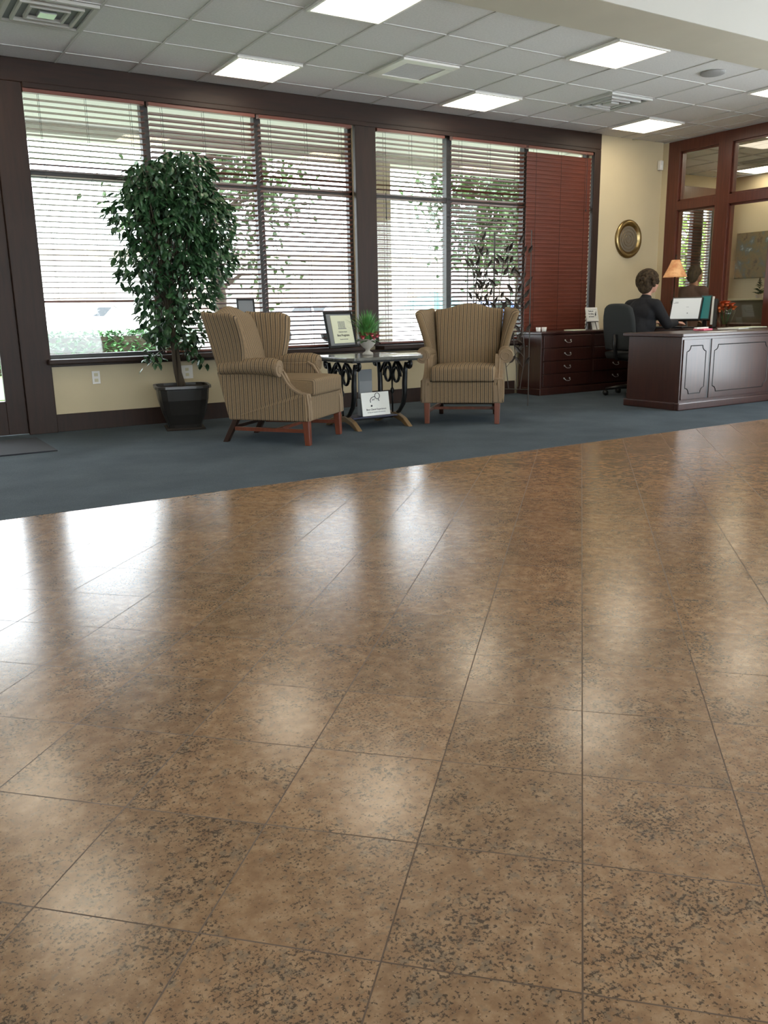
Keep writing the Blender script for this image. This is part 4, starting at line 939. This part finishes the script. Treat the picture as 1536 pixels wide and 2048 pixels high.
bm = BM(); box(bm, 12.70, 12.745, 8.38, 9.22, 1.43, 2.15); o = obj('painting', bm, 'canvas', bevel=.003); tag(o, 'abstract brown and teal painting on the office wall', 'painting')

# ------------------------------------------------------------------ outside
sbox('floor_outside', 'asphalt', -60, 90, 8.13, 120, -.25, -.14)
bm = BM(); box(bm, -10, 9.3, 8.13, 10.9, 3.12, 3.3); struct('ceiling_porch', bm, 'soffit')
bm = BM(); box(bm, -10, 9.3, 10.55, 10.9, 3.0, 3.12); struct('trim_15', bm, 'soffit')
for k, x in enumerate((-3.2, 1.9+.0, 6.58)):
    if k == 1: x = -.6
    bm = BM(); box(bm, x-.16, x+.16, 10.5, 10.82, -.12, 3.0); struct('wall_porch_post', bm, 'stucco', bevel=.01)
bm = BM(); box(bm, -30, 60, 13, 22.3, -.139, -.122); tag(obj('lawn', bm, 'grass'), 'pale sunlit lawn strip outside the windows', 'lawn', kind='stuff')
t = thing('hedge', 'low green clipped hedge outside the left window', 'hedge', (4.2, 19.0, -.12))
bm = BM(); box(bm, -2.9, 2.4, -.45, .45, 0, .70); obj('twigs', bm, 'bark', t)
bm = BM()
for k in range(5200):
    f_ = random.random(); c0 = V(random.uniform(-3.0, 2.5), random.choice((-.5, .5)) if f_ < .6 else random.uniform(-.5, .5), random.uniform(0, .78) if f_ < .6 else .76); leaf_on(bm, c0, V(random.uniform(-1, 1), random.uniform(-1, 1), random.uniform(-.3, 1)), V(0, 0, 1), .11, .07)
obj('foliage', bm, 'hedge', t)
def car(label, x, y, rz, paint_):
    t = thing('car', label, 'car', (x, y, -.138), R(rz), 'cars parked outside')
    pr = [(-2.25, .35), (-2.28, .75), (-2.1, .95), (-1.45, 1.02), (-.85, 1.42), (.55, 1.46), (1.15, 1.02), (2.0, .90), (2.25, .70), (2.25, .35)]
    bm = BM(); prism(bm, pr, lambda a, b: V(a, -.88+(.16 if b > 1.1 else 0), b), lambda a, b: V(a, .88-(.16 if b > 1.1 else 0), b)); obj('body', bm, paint_, t, bevel=.06, seg=3, smooth=False)
    for sy in (-1, 1):
        for pl in ([(-1.25, 1.02), (-.80, 1.36), (-.15, 1.39), (-.15, 1.02)], [(-.07, 1.02), (-.07, 1.39), (.50, 1.40), (.98, 1.02)]):
            bm = BM(); prism(bm, pl, lambda a, b: V(a, sy*(.885-(b-1.0)*.36), b), lambda a, b: V(a, sy*(.865-(b-1.0)*.36), b)); obj('side_window', bm, 'carglass', t)
        for xx in (-1.4, 1.4):
            bm = BM(); cyl(bm, (xx, sy*.70, .33), (xx, sy*.90, .33), .33, .33, 24); wh = obj('wheel', bm, 'rubber', t, bevel=.02); bm = BM(); cyl(bm, (xx, sy*.895, .33), (xx, sy*.91, .33), .2, .18, 16); obj('hubcap', bm, 'silver', wh)
    bm = BM(); prism(bm, [(.60, 1.43), (1.14, 1.05), (1.16, 1.03), (.62, 1.41)], lambda a, b: V(a+.02, -.66, b+.01), lambda a, b: V(a+.02, .66, b+.01)); obj('windshield', bm, 'carglass', t)
    for sy in (-1, 1): bm = BM(); box(bm, 2.2, 2.27, sy*.62-.16, sy*.62+.16, .62, .74); obj('headlight', bm, 'silver', t, bevel=.02)
car('white car parked beyond the hedge, seen under the raised blind', 5.9, 25.5, 5, 'carwhite')
car('blue car parked outside behind the leafy metal screen', 19.5, 24.2, 20, 'carblue')
car('silver car parked outside, left of the blue one', 15.0, 29.5, 0, 'carsilver')
def parasol(label, x, y):
    t = thing('patio_umbrella', label, 'umbrella', (x, y, -.12)); bm = BM(); lathe(bm, [(1.35, 1.15), (.7, 1.5), (.02, 1.72), (.02, 1.68), (.7, 1.46)], 8, close=False); obj('canopy', bm, 'umb', t); bm = BM(); cyl(bm, (0, 0, 0), (0, 0, 1.7), .025); obj('pole', bm, 'silver', t)
    bm = BM(); lathe(bm, [(.6, .70), (.6, .74), (.02, .74)], 24); obj('table_top', bm, 'white', t)
parasol('teal patio umbrella outside, just left of the right armchair', 16.3, 22.9)
def tree(label, x, y, h, cr, n, seed, leafsize=.28, group='trees outside the windows', lm='treeleaf'):
    rn = random.Random(seed); t = thing('tree', label, 'tree', (x, y, -.12), 0, group); bm = BM()
    tube(bm, [(0, 0, 0), (.1, 0, h*.3), (0, .1, h*.6), (.1, 0, h*.9)], [cr*.075, cr*.06, cr*.04, .03], 10); cl = []
    for k in range(16):
        an = rn.uniform(0, 6.28); z0 = h*rn.uniform(.3, .8); e_ = V(math.cos(an)*cr*rn.uniform(.4, .85), math.sin(an)*cr*rn.uniform(.4, .85), z0+cr*rn.uniform(.1, .6)); tube(bm, [(0, 0, z0), V(0, 0, z0).lerp(e_, .5)+V(0, 0, .15), e_], [cr*.03, cr*.018, .012], 6); cl.append(e_)
    cl += [V(rn.uniform(-.5, .5)*cr, rn.uniform(-.5, .5)*cr, h*rn.uniform(.5, 1)) for _ in range(10)]
    obj('trunk', bm, 'bark', t, smooth=True); bm = BM()
    for c_ in cl:
        for k in range(n//len(cl)):
            v = V(rn.gauss(0, 1), rn.gauss(0, 1), rn.gauss(0, .8)); c0 = c_+v*cr*.22
            leaf_on(bm, c0, V(rn.uniform(-1, 1), rn.uniform(-1, 1), rn.uniform(-1, .3)), V(rn.uniform(-1, 1), rn.uniform(-1, 1), 1), leafsize, leafsize*.55)
    obj('foliage', bm, lm, t)
tree('dense tree outside behind the blind with the metal screen', 17.0, 19.6, 6.4, 2.6, 6600, 1, .22)
tree('smaller tree outside, beside the dense one', 12.9, 14.6, 4.4, 1.1, 700, 2, .18)
tree('thin branched tree outside behind the ficus', 5.1, 13.2, 4.7, 1.5, 2400, 3, .13)
tree('tree outside the office window', 27.0, 21.5, 3.6, 2.9, 4600, 4, .25, lm='sunlitleaf')
t = thing('building', 'pale building far across the parking lot', 'building', (10, 60, -.12)); bm = BM(); box(bm, -30, 60, 0, 10, 0, 5); obj('walls', bm, 'soffit', t); bm = BM(); box(bm, -30.5, 60.5, -.5, 10.5, 5, 5.5); obj('roof', bm, 'stucco', t)
for k in range(12): bm = BM(); box(bm, -26+k*7, -22+k*7, -.06, .02, 1, 3.2); obj('window', bm, 'stucco', t)
